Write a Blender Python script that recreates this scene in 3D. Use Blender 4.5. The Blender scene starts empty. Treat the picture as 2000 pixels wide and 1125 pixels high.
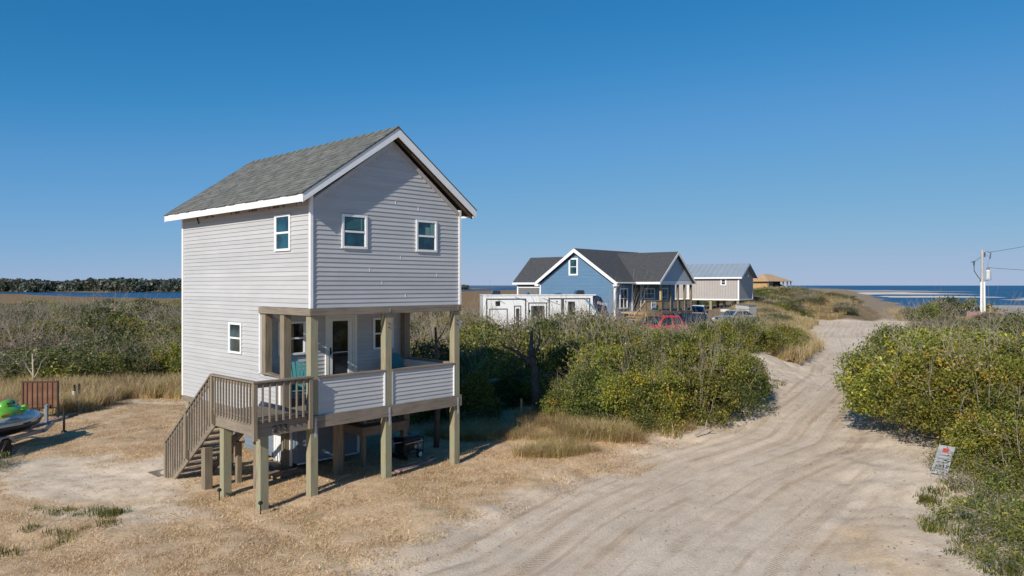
import bpy, math, random
import numpy as np
from mathutils import Vector, Matrix
R = math.radians
PI = math.pi
rng = np.random.default_rng(7)
random.seed(7)
SC = bpy.context.scene
COL = SC.collection

# ------------------------------------------------------------------ camera, sky, sun, exposure
CAM_H = 4.717
cd = bpy.data.cameras.new('camera'); cam = bpy.data.objects.new('camera', cd); COL.objects.link(cam)
cd.sensor_width = 36; cd.lens = 36 * 1440 / 2000; cd.clip_start = .1; cd.clip_end = 60000
cam.location = (0, 0, CAM_H); cam.rotation_euler = (R(90), 0, 0); cd.shift_y = -5 / 2000
SC.camera = cam
SUN_AZ = R(240.5); SUN_EL = R(31)            # direction towards the sun, math angle from +X
w = bpy.data.worlds.new('World'); SC.world = w; w.use_nodes = True
wn = w.node_tree; bg = wn.nodes['Background']
sky = wn.nodes.new('ShaderNodeTexSky'); sky.sky_type = 'NISHITA'; sky.sun_disc = False
sky.sun_elevation = SUN_EL; sky.sun_rotation = PI / 2 - SUN_AZ
sky.altitude = 0; sky.air_density = .7; sky.dust_density = 0; sky.ozone_density = 10
# the photograph's tone curve for the sky: deep blue overhead, held back at the horizon
def vmul(a, k):
    m_ = wn.nodes.new('ShaderNodeVectorMath'); m_.operation = 'SCALE'; wn.links.new(a, m_.inputs[0]); m_.inputs['Scale'].default_value = k; return m_.outputs[0]
cv = wn.nodes.new('ShaderNodeRGBCurve'); wn.links.new(vmul(sky.outputs[0], .1), cv.inputs['Color'])
for ch, pts in enumerate(([(0, 0), (.056, .028), (.105, .108), (.25, .24), (.48, .36), (1, .40)], [(0, 0), (.145, .198), (.27, .325), (.5, .43), (.78, .48), (1, .50)], [(0, 0), (.375, .47), (.65, .64), (.8, .65), (1, .66)])):
    c_ = cv.mapping.curves[ch]
    while len(c_.points) < len(pts): c_.points.new(.5, .5)
    for p_, (a_, b_) in zip(c_.points, pts): p_.location = (a_, b_)
cv.mapping.update()
wn.links.new(vmul(cv.outputs[0], 10), bg.inputs[0]); bg.inputs[1].default_value = .10
sd = bpy.data.lights.new('sun', 'SUN'); sd.energy = 5.0; sd.angle = R(.53); sd.color = (1, .93, .82)
sun = bpy.data.objects.new('sun', sd); COL.objects.link(sun)
sv = Vector((math.cos(SUN_AZ) * math.cos(SUN_EL), math.sin(SUN_AZ) * math.cos(SUN_EL), math.sin(SUN_EL)))
sun.rotation_euler = sv.to_track_quat('Z', 'Y').to_euler(); sun.location = (-20, -30, 30)
SC.view_settings.view_transform = 'Standard'; SC.view_settings.look = 'None'
SC.view_settings.exposure = 0; SC.view_settings.gamma = 1; SC.view_settings.use_curve_mapping = False
SC.cycles.use_denoising = True
SC.cycles.max_bounces = 6; SC.cycles.transparent_max_bounces = 6

# ------------------------------------------------------------------ materials
MATS = {}
def nmat(name):
    m = bpy.data.materials.new(name); m.use_nodes = True
    return m, m.node_tree.nodes, m.node_tree.links, m.node_tree.nodes['Principled BSDF']
def rgb(c): return (c[0], c[1], c[2], 1)
def noise(N, L, scale, detail=4, rough=.55, vec=None, dist=0):
    n = N.new('ShaderNodeTexNoise'); n.inputs['Scale'].default_value = scale; n.inputs['Detail'].default_value = detail
    n.inputs['Roughness'].default_value = rough; n.inputs['Distortion'].default_value = dist
    if vec is not None: L.new(vec, n.inputs['Vector'])
    return n.outputs['Fac']
def ramp(N, L, fac, stops):
    r = N.new('ShaderNodeValToRGB'); L.new(fac, r.inputs[0]); e = r.color_ramp.elements
    while len(e) < len(stops): e.new(.5)
    for k, (p, c) in enumerate(stops): e[k].position = p; e[k].color = rgb(c) if len(c) == 3 else c
    return r.outputs[0]
def mix(N, L, fac, a, b, mode='MIX'):
    m = N.new('ShaderNodeMix'); m.data_type = 'RGBA'; m.blend_type = mode
    for s, x in ((m.inputs[0], fac), (m.inputs[6], a), (m.inputs[7], b)):
        if isinstance(x, (int, float)): s.default_value = x
        elif isinstance(x, tuple): s.default_value = rgb(x)
        else: L.new(x, s)
    return m.outputs[2]
def coords(N, L, scale=(1, 1, 1), rot=(0, 0, 0), kind='Object'):
    t = N.new('ShaderNodeTexCoord'); m = N.new('ShaderNodeMapping'); L.new(t.outputs[kind], m.inputs[0])
    m.inputs['Scale'].default_value = scale; m.inputs['Rotation'].default_value = rot
    return m.outputs[0]
def bump(N, L, fac, strength, dist, B, prev=None):
    b = N.new('ShaderNodeBump'); b.inputs['Strength'].default_value = strength; b.inputs['Distance'].default_value = dist
    L.new(fac, b.inputs['Height'])
    if prev is not None: L.new(prev, b.inputs['Normal'])
    if B is not None: L.new(b.outputs[0], B.inputs['Normal'])
    return b.outputs[0]
def plain(name, c, rough=.5, metal=0, var=.12, scale=6, bstr=0, coat=0):
    if name in MATS: return MATS[name]
    m, N, L, B = nmat(name); v = coords(N, L)
    f = noise(N, L, scale, 5, .6, v)
    c2 = tuple(x * (1 - var) for x in c); c1 = tuple(min(1, x * (1 + var)) for x in c)
    L.new(ramp(N, L, f, [(.3, c2), (.7, c1)]), B.inputs['Base Color'])
    B.inputs['Roughness'].default_value = rough; B.inputs['Metallic'].default_value = metal
    B.inputs['Coat Weight'].default_value = coat
    if bstr: bump(N, L, noise(N, L, scale * 8, 3, .6, v), bstr, .01, B)
    MATS[name] = m; return m
def wood(name, c, axis, rough=.8, dark=.55, green=None):
    if name in MATS: return MATS[name]
    m, N, L, B = nmat(name)
    s = [14, 14, 14]; s[axis] = .9
    v = coords(N, L, tuple(s)); v2 = coords(N, L, (1.2, 1.2, 1.2))
    g = noise(N, L, 2.2, 6, .65, v, .6)
    big = noise(N, L, 1.3, 3, .5, v2)
    cd_ = tuple(x * dark for x in c); cl = tuple(min(1, x * 1.25) for x in c)
    col = ramp(N, L, g, [(.28, cd_), (.48, c), (.75, cl)])
    if green: col = mix(N, L, ramp(N, L, big, [(.38, (0, 0, 0)), (.62, (1, 1, 1))]), col, mix(N, L, .75, col, green), 'MIX')
    s2 = [30, 30, 30]; s2[axis] = 3.5
    kn = N.new('ShaderNodeTexVoronoi'); kn.inputs['Scale'].default_value = .28; L.new(coords(N, L, tuple(x * .5 for x in s2)), kn.inputs['Vector'])
    col = mix(N, L, ramp(N, L, kn.outputs['Distance'], [(.04, (.75, .75, .75)), (.10, (0, 0, 0))]), col, tuple(x * .35 for x in c))
    col = mix(N, L, .55, col, ramp(N, L, big, [(.3, (.55, .52, .5)), (.7, (1.0, 1.0, 1.0))]), 'MULTIPLY')
    L.new(col, B.inputs['Base Color']); B.inputs['Roughness'].default_value = rough
    bump(N, L, g, .5, .006, B)
    MATS[name] = m; return m
def vinyl(name, c, rough=.42, stripes=None):
    if name in MATS: return MATS[name]
    m, N, L, B = nmat(name); v = coords(N, L, (.25, .25, 2.2)); v2 = coords(N, L, (.8, .8, .8))
    f = noise(N, L, 3, 4, .6, v); g = noise(N, L, 1.2, 5, .65, v2)
    col = ramp(N, L, f, [(.3, tuple(x * .93 for x in c)), (.7, tuple(min(1, x * 1.04) for x in c))])
    col = mix(N, L, .5, col, ramp(N, L, g, [(.3, (.9, .89, .87)), (.6, (1, 1, 1))]), 'MULTIPLY')
    oi = N.new('ShaderNodeObjectInfo'); mr_ = N.new('ShaderNodeMapRange'); L.new(oi.outputs['Random'], mr_.inputs[0]); mr_.inputs[3].default_value = .94; mr_.inputs[4].default_value = 1.05
    hs = N.new('ShaderNodeHueSaturation'); L.new(col, hs.inputs['Color'])
    if not stripes: L.new(mr_.outputs[0], hs.inputs['Value'])
    L.new(hs.outputs[0], B.inputs['Base Color']); B.inputs['Roughness'].default_value = rough
    if not stripes: bump(N, L, noise(N, L, .9, 2, .5, coords(N, L, (1, 1, .5))), .35, .05, B)
    if stripes:
        axis, per = stripes
        vv = coords(N, L); sp = N.new('ShaderNodeSeparateXYZ'); L.new(vv, sp.inputs[0])
        mm = N.new('ShaderNodeMath'); mm.operation = 'DIVIDE'; L.new(sp.outputs[axis], mm.inputs[0]); mm.inputs[1].default_value = per
        fr = N.new('ShaderNodeMath'); fr.operation = 'FRACT'; L.new(mm.outputs[0], fr.inputs[0])
        iv = N.new('ShaderNodeMath'); iv.operation = 'SUBTRACT'; iv.inputs[0].default_value = 1; L.new(fr.outputs[0], iv.inputs[1])
        if axis != 2:
            r_ = ramp(N, L, fr.outputs[0], [(.0, (0, 0, 0)), (.12, (1, 1, 1)), (.88, (1, 1, 1)), (1, (0, 0, 0))])
            bump(N, L, r_, 1, .03, B)
        else: bump(N, L, iv.outputs[0], .9, .02, B)
    MATS[name] = m; return m
def glass(name, c=(.01, .03, .035), rough=.04):
    if name in MATS: return MATS[name]
    m, N, L, B = nmat(name); v = coords(N, L, (1, 1, 1))
    f = noise(N, L, 2.2, 2, .5, v)
    L.new(ramp(N, L, f, [(.38, tuple(x * .25 for x in c)), (.62, tuple(x * 2.2 for x in c))]), B.inputs['Base Color'])
    B.inputs['Roughness'].default_value = rough; B.inputs['IOR'].default_value = 1.6; B.inputs['Coat Weight'].default_value = .6; B.inputs['Coat Roughness'].default_value = .02
    bump(N, L, noise(N, L, 1.1, 1, .5, v), .08, .05, B)
    MATS[name] = m; return m

M_SIDE = vinyl('vinyl_grey', (.485, .485, .49))
M_TRIM = plain('vinyl_trim', (.80, .80, .80), .4, var=.04)
M_GLASS = glass('window_glass', (.005, .032, .042))
M_GLASSD = glass('dark_glass', (.012, .016, .02))
M_POSTZ = wood('treated_post', (.36, .32, .215), 2, green=(.25, .265, .17))
M_POSTG = wood('weathered_post', (.25, .205, .145), 2)
M_BX = wood('weathered_beam_x', (.235, .195, .155), 0)
M_BY = wood('weathered_beam_y', (.245, .205, .16), 1)
M_BZ = wood('weathered_baluster', (.26, .215, .17), 2)
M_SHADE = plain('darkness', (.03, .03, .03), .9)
M_STEEL = plain('galvanised', (.42, .45, .48), .45, .5)
M_BLACK = plain('black_paint', (.012, .012, .014), .4)
M_RUBBER = plain('rubber', (.018, .018, .018), .8)

# ------------------------------------------------------------------ mesh helpers
def npmesh(name, V, F, attr=None, smooth=False):
    V = np.asarray(V, np.float32); F = np.asarray(F, np.int32)
    me = bpy.data.meshes.new(name); k = F.shape[1]
    me.vertices.add(len(V)); me.vertices.foreach_set('co', V.ravel())
    me.loops.add(F.size); me.loops.foreach_set('vertex_index', F.ravel())
    me.polygons.add(len(F)); me.polygons.foreach_set('loop_start', np.arange(0, F.size, k, dtype=np.int32))
    if smooth: me.polygons.foreach_set('use_smooth', np.ones(len(F), bool))
    me.update(calc_edges=True)
    for an, A in (attr or {}).items():
        a = me.color_attributes.new(an, 'FLOAT_COLOR', 'POINT')
        A = np.asarray(A, np.float32)
        if A.shape[1] == 3: A = np.hstack([A, np.ones((len(A), 1), np.float32)])
        a.data.foreach_set('color', A.ravel())
    return me
def link(name, data, parent=None, mat=None, label=None, cat=None, group=None, kind=None, loc=None, rz=0):
    o = bpy.data.objects.new(name, data); COL.objects.link(o)
    if parent is not None: o.parent = parent
    if mat is not None and data is not None:
        if len(data.materials) == 0: data.materials.append(mat)
    if loc is not None: o.location = loc
    if rz: o.rotation_euler = (0, 0, rz)
    tag(o, label, cat, group, kind); return o
def tag(o, label=None, cat=None, group=None, kind=None):
    if label: o['label'] = label
    if cat: o['category'] = cat
    if group: o['group'] = group
    if kind: o['kind'] = kind
    return o
def thing(name, loc, rz, label, cat, group=None):
    return link(name, None, None, None, label, cat, group, None, loc, rz)
class MB:
    def __init__(s): s.v = []; s.f = []
    def add(s, vs, fs):
        b = len(s.v); s.v += [tuple(v) for v in vs]; s.f += [tuple(i + b for i in f) for f in fs]; return s
    def box(s, x0, x1, y0, y1, z0, z1, Mx=None):
        vs = [Vector(p) for p in ((x0,y0,z0),(x1,y0,z0),(x1,y1,z0),(x0,y1,z0),(x0,y0,z1),(x1,y0,z1),(x1,y1,z1),(x0,y1,z1))]
        if Mx is not None: vs = [Mx @ v for v in vs]
        return s.add(vs, [(0,3,2,1),(4,5,6,7),(0,1,5,4),(1,2,6,5),(2,3,7,6),(3,0,4,7)])
    def bar(s, a, b, wd, ht, up=(0, 0, 1)):
        a = Vector(a); b = Vector(b); d = b - a; ln = d.length; d.normalize()
        x = d.cross(Vector(up))
        if x.length < 1e-4: x = Vector((1, 0, 0))
        x.normalize(); z = x.cross(d)
        Mx = Matrix(((x.x, d.x, z.x, a.x), (x.y, d.y, z.y, a.y), (x.z, d.z, z.z, a.z), (0, 0, 0, 1)))
        return s.box(-wd/2, wd/2, 0, ln, -ht/2, ht/2, Mx)
    def tube(s, pts, rad, n=8, cap=True):
        pts = [Vector(p) for p in pts]; rad = rad if isinstance(rad, (list, tuple)) else [rad] * len(pts)
        b = len(s.v); rings = []
        for i, p in enumerate(pts):
            d = (pts[min(i+1, len(pts)-1)] - pts[max(i-1, 0)]).normalized()
            x = d.cross(Vector((0, 0, 1)) if abs(d.z) < .95 else Vector((1, 0, 0))).normalized(); y = d.cross(x)
            vs = [p + (x * math.cos(t) + y * math.sin(t)) * rad[i] for t in [2*PI*k/n for k in range(n)]]
            rings.append(len(s.v)); s.v += [tuple(v) for v in vs]
        for i in range(len(pts)-1):
            for k in range(n):
                s.f.append((rings[i]+k, rings[i]+(k+1) % n, rings[i+1]+(k+1) % n, rings[i+1]+k))
        if cap:
            s.f.append(tuple(rings[0]+k for k in range(n))); s.f.append(tuple(rings[-1]+k for k in reversed(range(n))))
        return s
    def prism(s, prof, axis, a, b):
        """closed 2-D profile pushed from a to b along axis (0: profile is y,z; 1: profile is x,z; 2: x,y)"""
        def P(p, t): return {0: (t, p[0], p[1]), 1: (p[0], t, p[1]), 2: (p[0], p[1], t)}[axis]
        n = len(prof)
        return s.add([P(p, a) for p in prof] + [P(p, b) for p in prof],
                     [tuple(range(n)), tuple(range(2*n-1, n-1, -1))] + [(i, i+n, (i+1) % n+n, (i+1) % n) for i in range(n)])
    def build(s, name, mat, parent=None, bevel=0, smooth=False, **kw):
        me = bpy.data.meshes.new(name); me.from_pydata([tuple(map(float, v)) for v in s.v], [], s.f)
        if smooth: me.polygons.foreach_set('use_smooth', [True]*len(me.polygons))
        o = link(name, me, parent, mat, **kw)
        import bmesh
        bm = bmesh.new(); bm.from_mesh(me); bmesh.ops.recalc_face_normals(bm, faces=bm.faces)
        if bevel: bmesh.ops.bevel(bm, geom=bm.edges[:] , offset=bevel, segments=1, affect='EDGES', clamp_overlap=True)
        bm.to_mesh(me); bm.free()
        return o
def box(name, mat, parent, *b, bevel=0, **kw): return MB().box(*b).build(name, mat, parent, bevel, **kw)

# ------------------------------------------------------------------ ground
def ss(a, b, x):
    t = np.clip((x - a) / (b - a), 0, 1); return t * t * (3 - 2 * t)
_perm = rng.permutation(256)
def vnoise(x, y, sc, seed=0):
    x = np.asarray(x, float) / sc + seed * 17.3; y = np.asarray(y, float) / sc + seed * 9.7
    xi = np.floor(x).astype(int); yi = np.floor(y).astype(int); fx = x - xi; fy = y - yi
    fx = fx*fx*(3-2*fx); fy = fy*fy*(3-2*fy)
    def h(a, b): return _perm[(_perm[a % 256] + b) % 256] / 255.
    return (h(xi, yi)*(1-fx) + h(xi+1, yi)*fx)*(1-fy) + (h(xi, yi+1)*(1-fx) + h(xi+1, yi+1)*fx)*fy
def fbm(x, y, sc, seed=0, o=4):
    t = 0; a = 1; tot = 0
    for k in range(o):
        t = t + a * vnoise(x, y, sc / 2**k, seed + k); tot += a; a *= .5
    return t / tot
ROAD_L = [(-9, 6), (-7, 9), (-3.3, 12.0), (-1.4, 13.5), (0, 15.7), (3.1, 19.6), (6.1, 22.1), (9.3, 26.9), (12.4, 32), (17, 41), (20.4, 48), (23, 56), (25.5, 64), (31, 75), (37, 88)]
ROAD_R = [(5.4, 5), (5.7, 12), (7.2, 15.4), (9.5, 19.8), (13.2, 28), (16, 33), (19.4, 39.4), (23.2, 46), (28.5, 55), (33.5, 63), (37.5, 72), (42, 81), (46, 90)]
def in_poly(x, y, poly):
    c = np.zeros(np.shape(x), bool); n = len(poly)
    for i in range(n):
        x1, y1 = poly[i]; x2, y2 = poly[(i+1) % n]
        if y1 == y2: continue
        c ^= ((y1 > y) != (y2 > y)) & (x < (x2-x1)*(y-y1)/(y2-y1)+x1)
    return c
def dist_line(x, y, pts):
    d = np.full(np.shape(x), 1e9)
    for (x1, y1), (x2, y2) in zip(pts[:-1], pts[1:]):
        dx, dy = x2-x1, y2-y1; t = np.clip(((x-x1)*dx+(y-y1)*dy)/(dx*dx+dy*dy), 0, 1)
        d = np.minimum(d, np.hypot(x-x1-t*dx, y-y1-t*dy))
    return d
ROAD = ROAD_L + ROAD_R[::-1]
def road_sd(x, y):
    d = np.minimum(dist_line(x, y, ROAD_L), dist_line(x, y, ROAD_R))
    return np.where(in_poly(x, y, ROAD), -d, d)
def gauss(x, y, cx, cy, sx, sy, ang=0):
    c, s = math.cos(ang), math.sin(ang); dx, dy = x-cx, y-cy
    a = (dx*c+dy*s)/sx; b = (-dx*s+dy*c)/sy
    return np.exp(-.5*(a*a+b*b))
SEA_Z = -1.0
def hgt(x, y, detail=True):
    x = np.asarray(x, float); y = np.asarray(y, float)
    s = x - .25*y
    z = -.88 * ss(-25, -42, s) * ss(42, 80, y)
    z = z + .3 * ss(42, 62, y) * ss(-22, 0, s)
    shore = 20 + .44*y
    z = z - 2.4 * ss(-28, 22, x - shore) * ss(90, 150, y + x*.6)
    # sound shore on the left
    z = z - 1.5 * ss(6, 26, y - np.interp(x, [-900, -326, -180, -139, -27, 60, 400], [620, 478, 330, 311, 780, 1200, 4000]))
    z = np.where(y > 650, np.maximum(z, -3), z)
    # dunes
    z = z + 1.3 * gauss(x, y, 8, 68, 5.5, 7)
    z = z + .9 * gauss(x, y, 13.6, 42, 4, 8, -.45)
    z = z + .9 * gauss(x, y, 6.8, 29.5, 3.4, 6.0, -.5) + .5 * gauss(x, y, 11.0, 33.0, 1.7, 4.5, -.5) * ss(-.3, 2.2, road_sd(x, y))
    z = z + (2.45 * gauss(x, y, 44, 114, 8.5, 24, -.42) + .2 * gauss(x, y, 38, 104, 4, 10, -.3) + 2.0 * gauss(x, y, 66, 190, 12, 60, -.42)) * ss(0, 9, road_sd(x, y))
    z = z + .9 * gauss(x, y, 54, 79, 7, 10) + .8 * gauss(x, y, 20, 26, 7, 14, -.5) + .35 * gauss(x, y, 11.5, 15, 3, 7, -.4)
    if detail:
        dn = ss(30, 90, y) * ss(-60, -10, s)
        z = z + (fbm(x, y, 14, 1) - .5) * (1.2 * dn + .10)
        rs = road_sd(x, y); rm = ss(.6, -.4, rs)
        z = z - .10 * rm
        z = z + (fbm(x, y, 2.2, 5) - .5) * (.03 + .22*ss(.1, 1.6, rs)) + (fbm(x, y, .7, 8, 3) - .5) * (.02 + .17*np.exp(-(rs/.7)**2) + .03*ss(0, 1, rs)) + (fbm(x, y, .28, 18, 2) - .5) * .02
        # wheel ruts follow the road
        dl = dist_line(x, y, ROAD_L)
        for c_, a_, w_ in ((.9, .055, .15), (2.5, .05, .16), (3.6, .03, .14), (1.7, .03, .12), (4.7, .035, .2), (.3, -.07, .16), (5.6, .03, .14), (2.9, -.025, .14)):
            cc = c_ + (fbm(x, y, 16, 12 + int(c_*3), 1) - .5) * 1.5
            z = z - a_ * np.exp(-((dl-cc)/w_)**2) * rm * (.4 + 1.0*fbm(x, y, 3.5, 20, 2)) * ss(70, 40, y)
        # an older track sweeping out of the road towards the yard
        TR = [(-14, 17.5), (-10.5, 17.2), (-7.5, 15.2), (-5, 12.6), (-2.5, 10.8), (1, 9)]
        for off in (0, 1.6):
            dt = dist_line(x, y - off, TR); z = z - .045 * np.exp(-(dt/.25)**2) * fbm(x, y, 2, 31, 2)
    return z
def nonuni(lo, hi, fine_lo, fine_hi, step, grow):
    xs = list(np.arange(fine_lo, fine_hi + 1e-6, step)); s = step
    while xs[-1] < hi: s *= grow; xs.append(xs[-1] + s)
    s = step; a = []
    p = fine_lo
    while p > lo: s *= grow; p -= s; a.append(p)
    return np.array(a[::-1] + xs)
gx = nonuni(-9000, 9000, -16, 18, .11, 1.045); gy = nonuni(-60, 30000, 10, 33, .11, 1.028)
GX, GY = np.meshgrid(gx, gy); GZ = hgt(GX, GY)
GZ = np.where((GY > 1000) | (np.abs(GX) > 3000), -3, GZ)
nx, ny = len(gx), len(gy)
V = np.stack([GX.ravel(), GY.ravel(), GZ.ravel()], 1)
idx = np.arange(nx*ny).reshape(ny, nx)
Fq = np.stack([idx[:-1, :-1].ravel(), idx[:-1, 1:].ravel(), idx[1:, 1:].ravel(), idx[1:, :-1].ravel()], 1)
def blob(x, y, cx, cy, sx, sy, a=0): return gauss(x, y, cx, cy, sx, sy, a)
def masks(x, y):
    rs = road_sd(x, y); s = x - .25*y
    n1 = fbm(x, y, 3.5, 40); n2 = fbm(x, y, 1.0, 44, 3)
    road = ss(.9, -.3, rs + (n1-.5)*1.4) * (1 - .9*ss(45, 49, y + (n1-.5)*4)*ss(64, 58, y + (n1-.5)*5))
    lawn = ss(-.9, .9, rs + (n1-.5)*2.2 + (n2-.5)*1.4) * ss(40, 32, y) * ss(7, 2.5, s + .0*y + (n1-.5)*3) * ss(10, 4, x)
    bare = (blob(x, y, -12.2, 18.4, 2.6, 2.2, .3) + .9*blob(x, y, -8.6, 17.2, 1.3, 2.6, .5) + .3*blob(x, y, -9.5, 13.6, 2.2, 1.0) + blob(x, y, -13.3, 29.7, 3.2, .5) + .35*blob(x, y, -6, 11.3, 3, .6, -.25))
    lawn = lawn * (1 - np.clip(ss(.45, 1.1, bare + (n2-.5)*1.1 + (n1-.5)*.7), 0, 1))
    scrub = ss(30, 45, y) * ss(12, -5, s) + ss(34, 50, y) * ss(.8, 3, rs)
    dune_ = gauss(x, y, 43, 114, 8, 25, -.42) + gauss(x, y, 65, 190, 11, 60, -.42)
    scrub = scrub * (1 - ss(84, 92, y)*ss(20, 24, s)*(1 - ss(.45, .8, dune_ + (n1-.5)*.7)))
    scrub = np.clip(scrub + ss(9, 13, s + (n1-.5)*5)*ss(.5, 2, rs)*.7, 0, 1) * (1 - lawn)
    marsh = ss(-45, -60, s) * ss(120, 160, y)
    return road, lawn, scrub, marsh
mr, ml, msr, mm_ = masks(V[:, 0], V[:, 1])
gme = npmesh('ground', V, Fq, {'mask': np.stack([mr, ml, msr], 1), 'mask2': np.stack([mm_, np.minimum(dist_line(V[:, 0], V[:, 1], ROAD_L), 60), V[:, 0]*.46 + V[:, 1]*.89], 1)}, True)
m, N, L, B = nmat('ground')
at = N.new('ShaderNodeAttribute'); at.attribute_name = 'mask'; sp = N.new('ShaderNodeSeparateColor'); L.new(at.outputs[0], sp.inputs[0])
at2 = N.new('ShaderNodeAttribute'); at2.attribute_name = 'mask2'; sp2 = N.new('ShaderNodeSeparateColor'); L.new(at2.outputs[0], sp2.inputs[0])
vo = coords(N, L); vr = coords(N, L, (3.0, .28, 1), (0, 0, R(28)))
vg = coords(N, L, (1, 1, 1))
n_big = noise(N, L, .45, 4, .6, vo); n_mid = noise(N, L, 2.2, 6, .65, vo); n_fin = noise(N, L, 22, 5, .75, vo); cmb = N.new('ShaderNodeCombineXYZ')
for so_, k_, ax in ((sp2.outputs[1], 1.9, 0), (sp2.outputs[2], .10, 1)):
    mt_ = N.new('ShaderNodeMath'); mt_.operation = 'MULTIPLY'; L.new(so_, mt_.inputs[0]); mt_.inputs[1].default_value = k_; L.new(mt_.outputs[0], cmb.inputs[ax])
n_rut = noise(N, L, 1.3, 9, .62, cmb.outputs[0], 0)
n_gr = noise(N, L, 60, 4, .8, vo)
sand = ramp(N, L, n_mid, [(.25, (.60, .47, .34)), (.5, (.73, .60, .46)), (.8, (.82, .70, .56))])
roadc = ramp(N, L, n_rut, [(.28, (.58, .46, .34)), (.43, (.67, .545, .42)), (.55, (.72, .60, .475)), (.70, (.78, .66, .535))])
roadc = mix(N, L, .5, roadc, ramp(N, L, n_big, [(.3, (.78, .76, .74)), (.7, (1.05, 1.03, 1.0))]), 'MULTIPLY')
peb = N.new('ShaderNodeTexVoronoi'); peb.inputs['Scale'].default_value = 5; L.new(vo, peb.inputs['Vector'])
pebm = ramp(N, L, peb.outputs['Distance'], [(.05, (.6, .6, .6)), (.09, (0, 0, 0))])
peb2 = N.new('ShaderNodeTexVoronoi'); peb2.inputs['Scale'].default_value = 2.3; L.new(vo, peb2.inputs['Vector'])
pebw = ramp(N, L, peb2.outputs['Distance'], [(.02, (1, 1, 1)), (.03, (0, 0, 0))])
lawn_c = ramp(N, L, n_fin, [(.2, (.36, .25, .15)), (.42, (.61, .45, .30)), (.6, (.74, .56, .39)), (.85, (.84, .68, .50))])
lawn_c = mix(N, L, .8, lawn_c, ramp(N, L, n_mid, [(.3, (.74, .70, .62)), (.62, (1.08, 1.04, .98))]), 'MULTIPLY')
lawn_c = mix(N, L, ramp(N, L, noise(N, L, .9, 4, .6, vg), [(.58, (0, 0, 0)), (.72, (.5, .5, .5))]), lawn_c, (.14, .16, .06))
scr_c = ramp(N, L, n_mid, [(.2, (.10, .075, .045)), (.5, (.20, .145, .085)), (.8, (.36, .27, .17))])
marsh_c = ramp(N, L, noise(N, L, .05, 5, .7, coords(N, L, (.35, 1.5, 1))), [(.3, (.20, .125, .06)), (.55, (.27, .17, .08)), (.8, (.13, .10, .05))])
wob = noise(N, L, .09, 2, .45, vo)
def rutband(pos, wid, amp, seedscale):
    a1 = N.new('ShaderNodeMath'); a1.operation = 'MULTIPLY_ADD'; L.new(wob, a1.inputs[0]); a1.inputs[1].default_value = amp; L.new(sp2.outputs[1], a1.inputs[2])
    a2 = N.new('ShaderNodeMath'); a2.operation = 'SUBTRACT'; L.new(a1.outputs[0], a2.inputs[0]); a2.inputs[1].default_value = pos + amp*.5
    a3 = N.new('ShaderNodeMath'); a3.operation = 'ABSOLUTE'; L.new(a2.outputs[0], a3.inputs[0])
    band = ramp(N, L, a3.outputs[0], [(wid*.55, (1, 1, 1)), (wid, (0, 0, 0))])
    brk = ramp(N, L, noise(N, L, seedscale*.55, 5, .7, vo), [(.40, (0, 0, 0)), (.54, (1, 1, 1))])
    return mix(N, L, 1, band, brk, 'MULTIPLY')
for pos, wid, amp, sc_ in ((.55, .09, 1.0, .9), (1.0, .05, 1.4, .7), (1.5, .10, 1.8, .8), (2.3, .07, 1.3, 1.1), (2.9, .10, 1.6, .6), (3.5, .05, 2.2, .9), (4.3, .09, 1.6, .7), (5.2, .06, 2.0, .8), (6.2, .08, 2.0, .9)):
    roadc = mix(N, L, rutband(pos, wid, amp, sc_), roadc, mix(N, L, 1, roadc, (.85, .81, .77), 'MULTIPLY'))
tw = N.new('ShaderNodeTexWave'); tw.inputs['Scale'].default_value = 5.5; tw.inputs['Distortion'].default_value = 3; tw.inputs['Detail'].default_value = 2; L.new(coords(N, L, (1, 1, 1), (0, 0, R(62))), tw.inputs['Vector'])
for tp_, ts_ in ((2.0, .5), (3.9, .7), (5.7, .6)):
    tread = mix(N, L, 1, rutband(tp_, .16, 1.5, ts_), ramp(N, L, tw.outputs['Fac'], [(.4, (0, 0, 0)), (.6, (1, 1, 1))]), 'MULTIPLY')
    roadc = mix(N, L, tread, roadc, mix(N, L, 1, roadc, (.74, .69, .64), 'MULTIPLY'))
c = mix(N, L, sp.outputs[0], sand, roadc)
c = mix(N, L, .75, c, ramp(N, L, n_fin, [(.32, (.72, .69, .66)), (.5, (1, 1, 1)), (.7, (1.12, 1.12, 1.12))]), 'MULTIPLY')
c = mix(N, L, .5, c, ramp(N, L, n_mid, [(.35, (.78, .75, .72)), (.52, (1, 1, 1)), (.7, (1.08, 1.08, 1.08))]), 'MULTIPLY')
c = mix(N, L, pebm, c, (.16, .13, .10)); c = mix(N, L, pebw, c, (.8, .78, .74))
edge = N.new('ShaderNodeMath'); edge.operation = 'SUBTRACT'; L.new(n_fin, edge.inputs[0]); edge.inputs[1].default_value = .5
ad = N.new('ShaderNodeMath'); ad.operation = 'MULTIPLY_ADD'; L.new(edge.outputs[0], ad.inputs[0]); ad.inputs[1].default_value = 1.1; L.new(sp.outputs[1], ad.inputs[2])
c = mix(N, L, ramp(N, L, ad.outputs[0], [(.25, (0, 0, 0)), (.7, (1, 1, 1))]), c, lawn_c)
ad2 = N.new('ShaderNodeMath'); ad2.operation = 'MULTIPLY_ADD'; L.new(edge.outputs[0], ad2.inputs[0]); ad2.inputs[1].default_value = 1.2; L.new(sp.outputs[2], ad2.inputs[2])
c = mix(N, L, ramp(N, L, ad2.outputs[0], [(.3, (0, 0, 0)), (.8, (1, 1, 1))]), c, scr_c)
c = mix(N, L, sp2.outputs[0], c, marsh_c)
L.new(c, B.inputs['Base Color']); B.inputs['Roughness'].default_value = .95; B.inputs['Specular IOR Level'].default_value = .15
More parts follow.
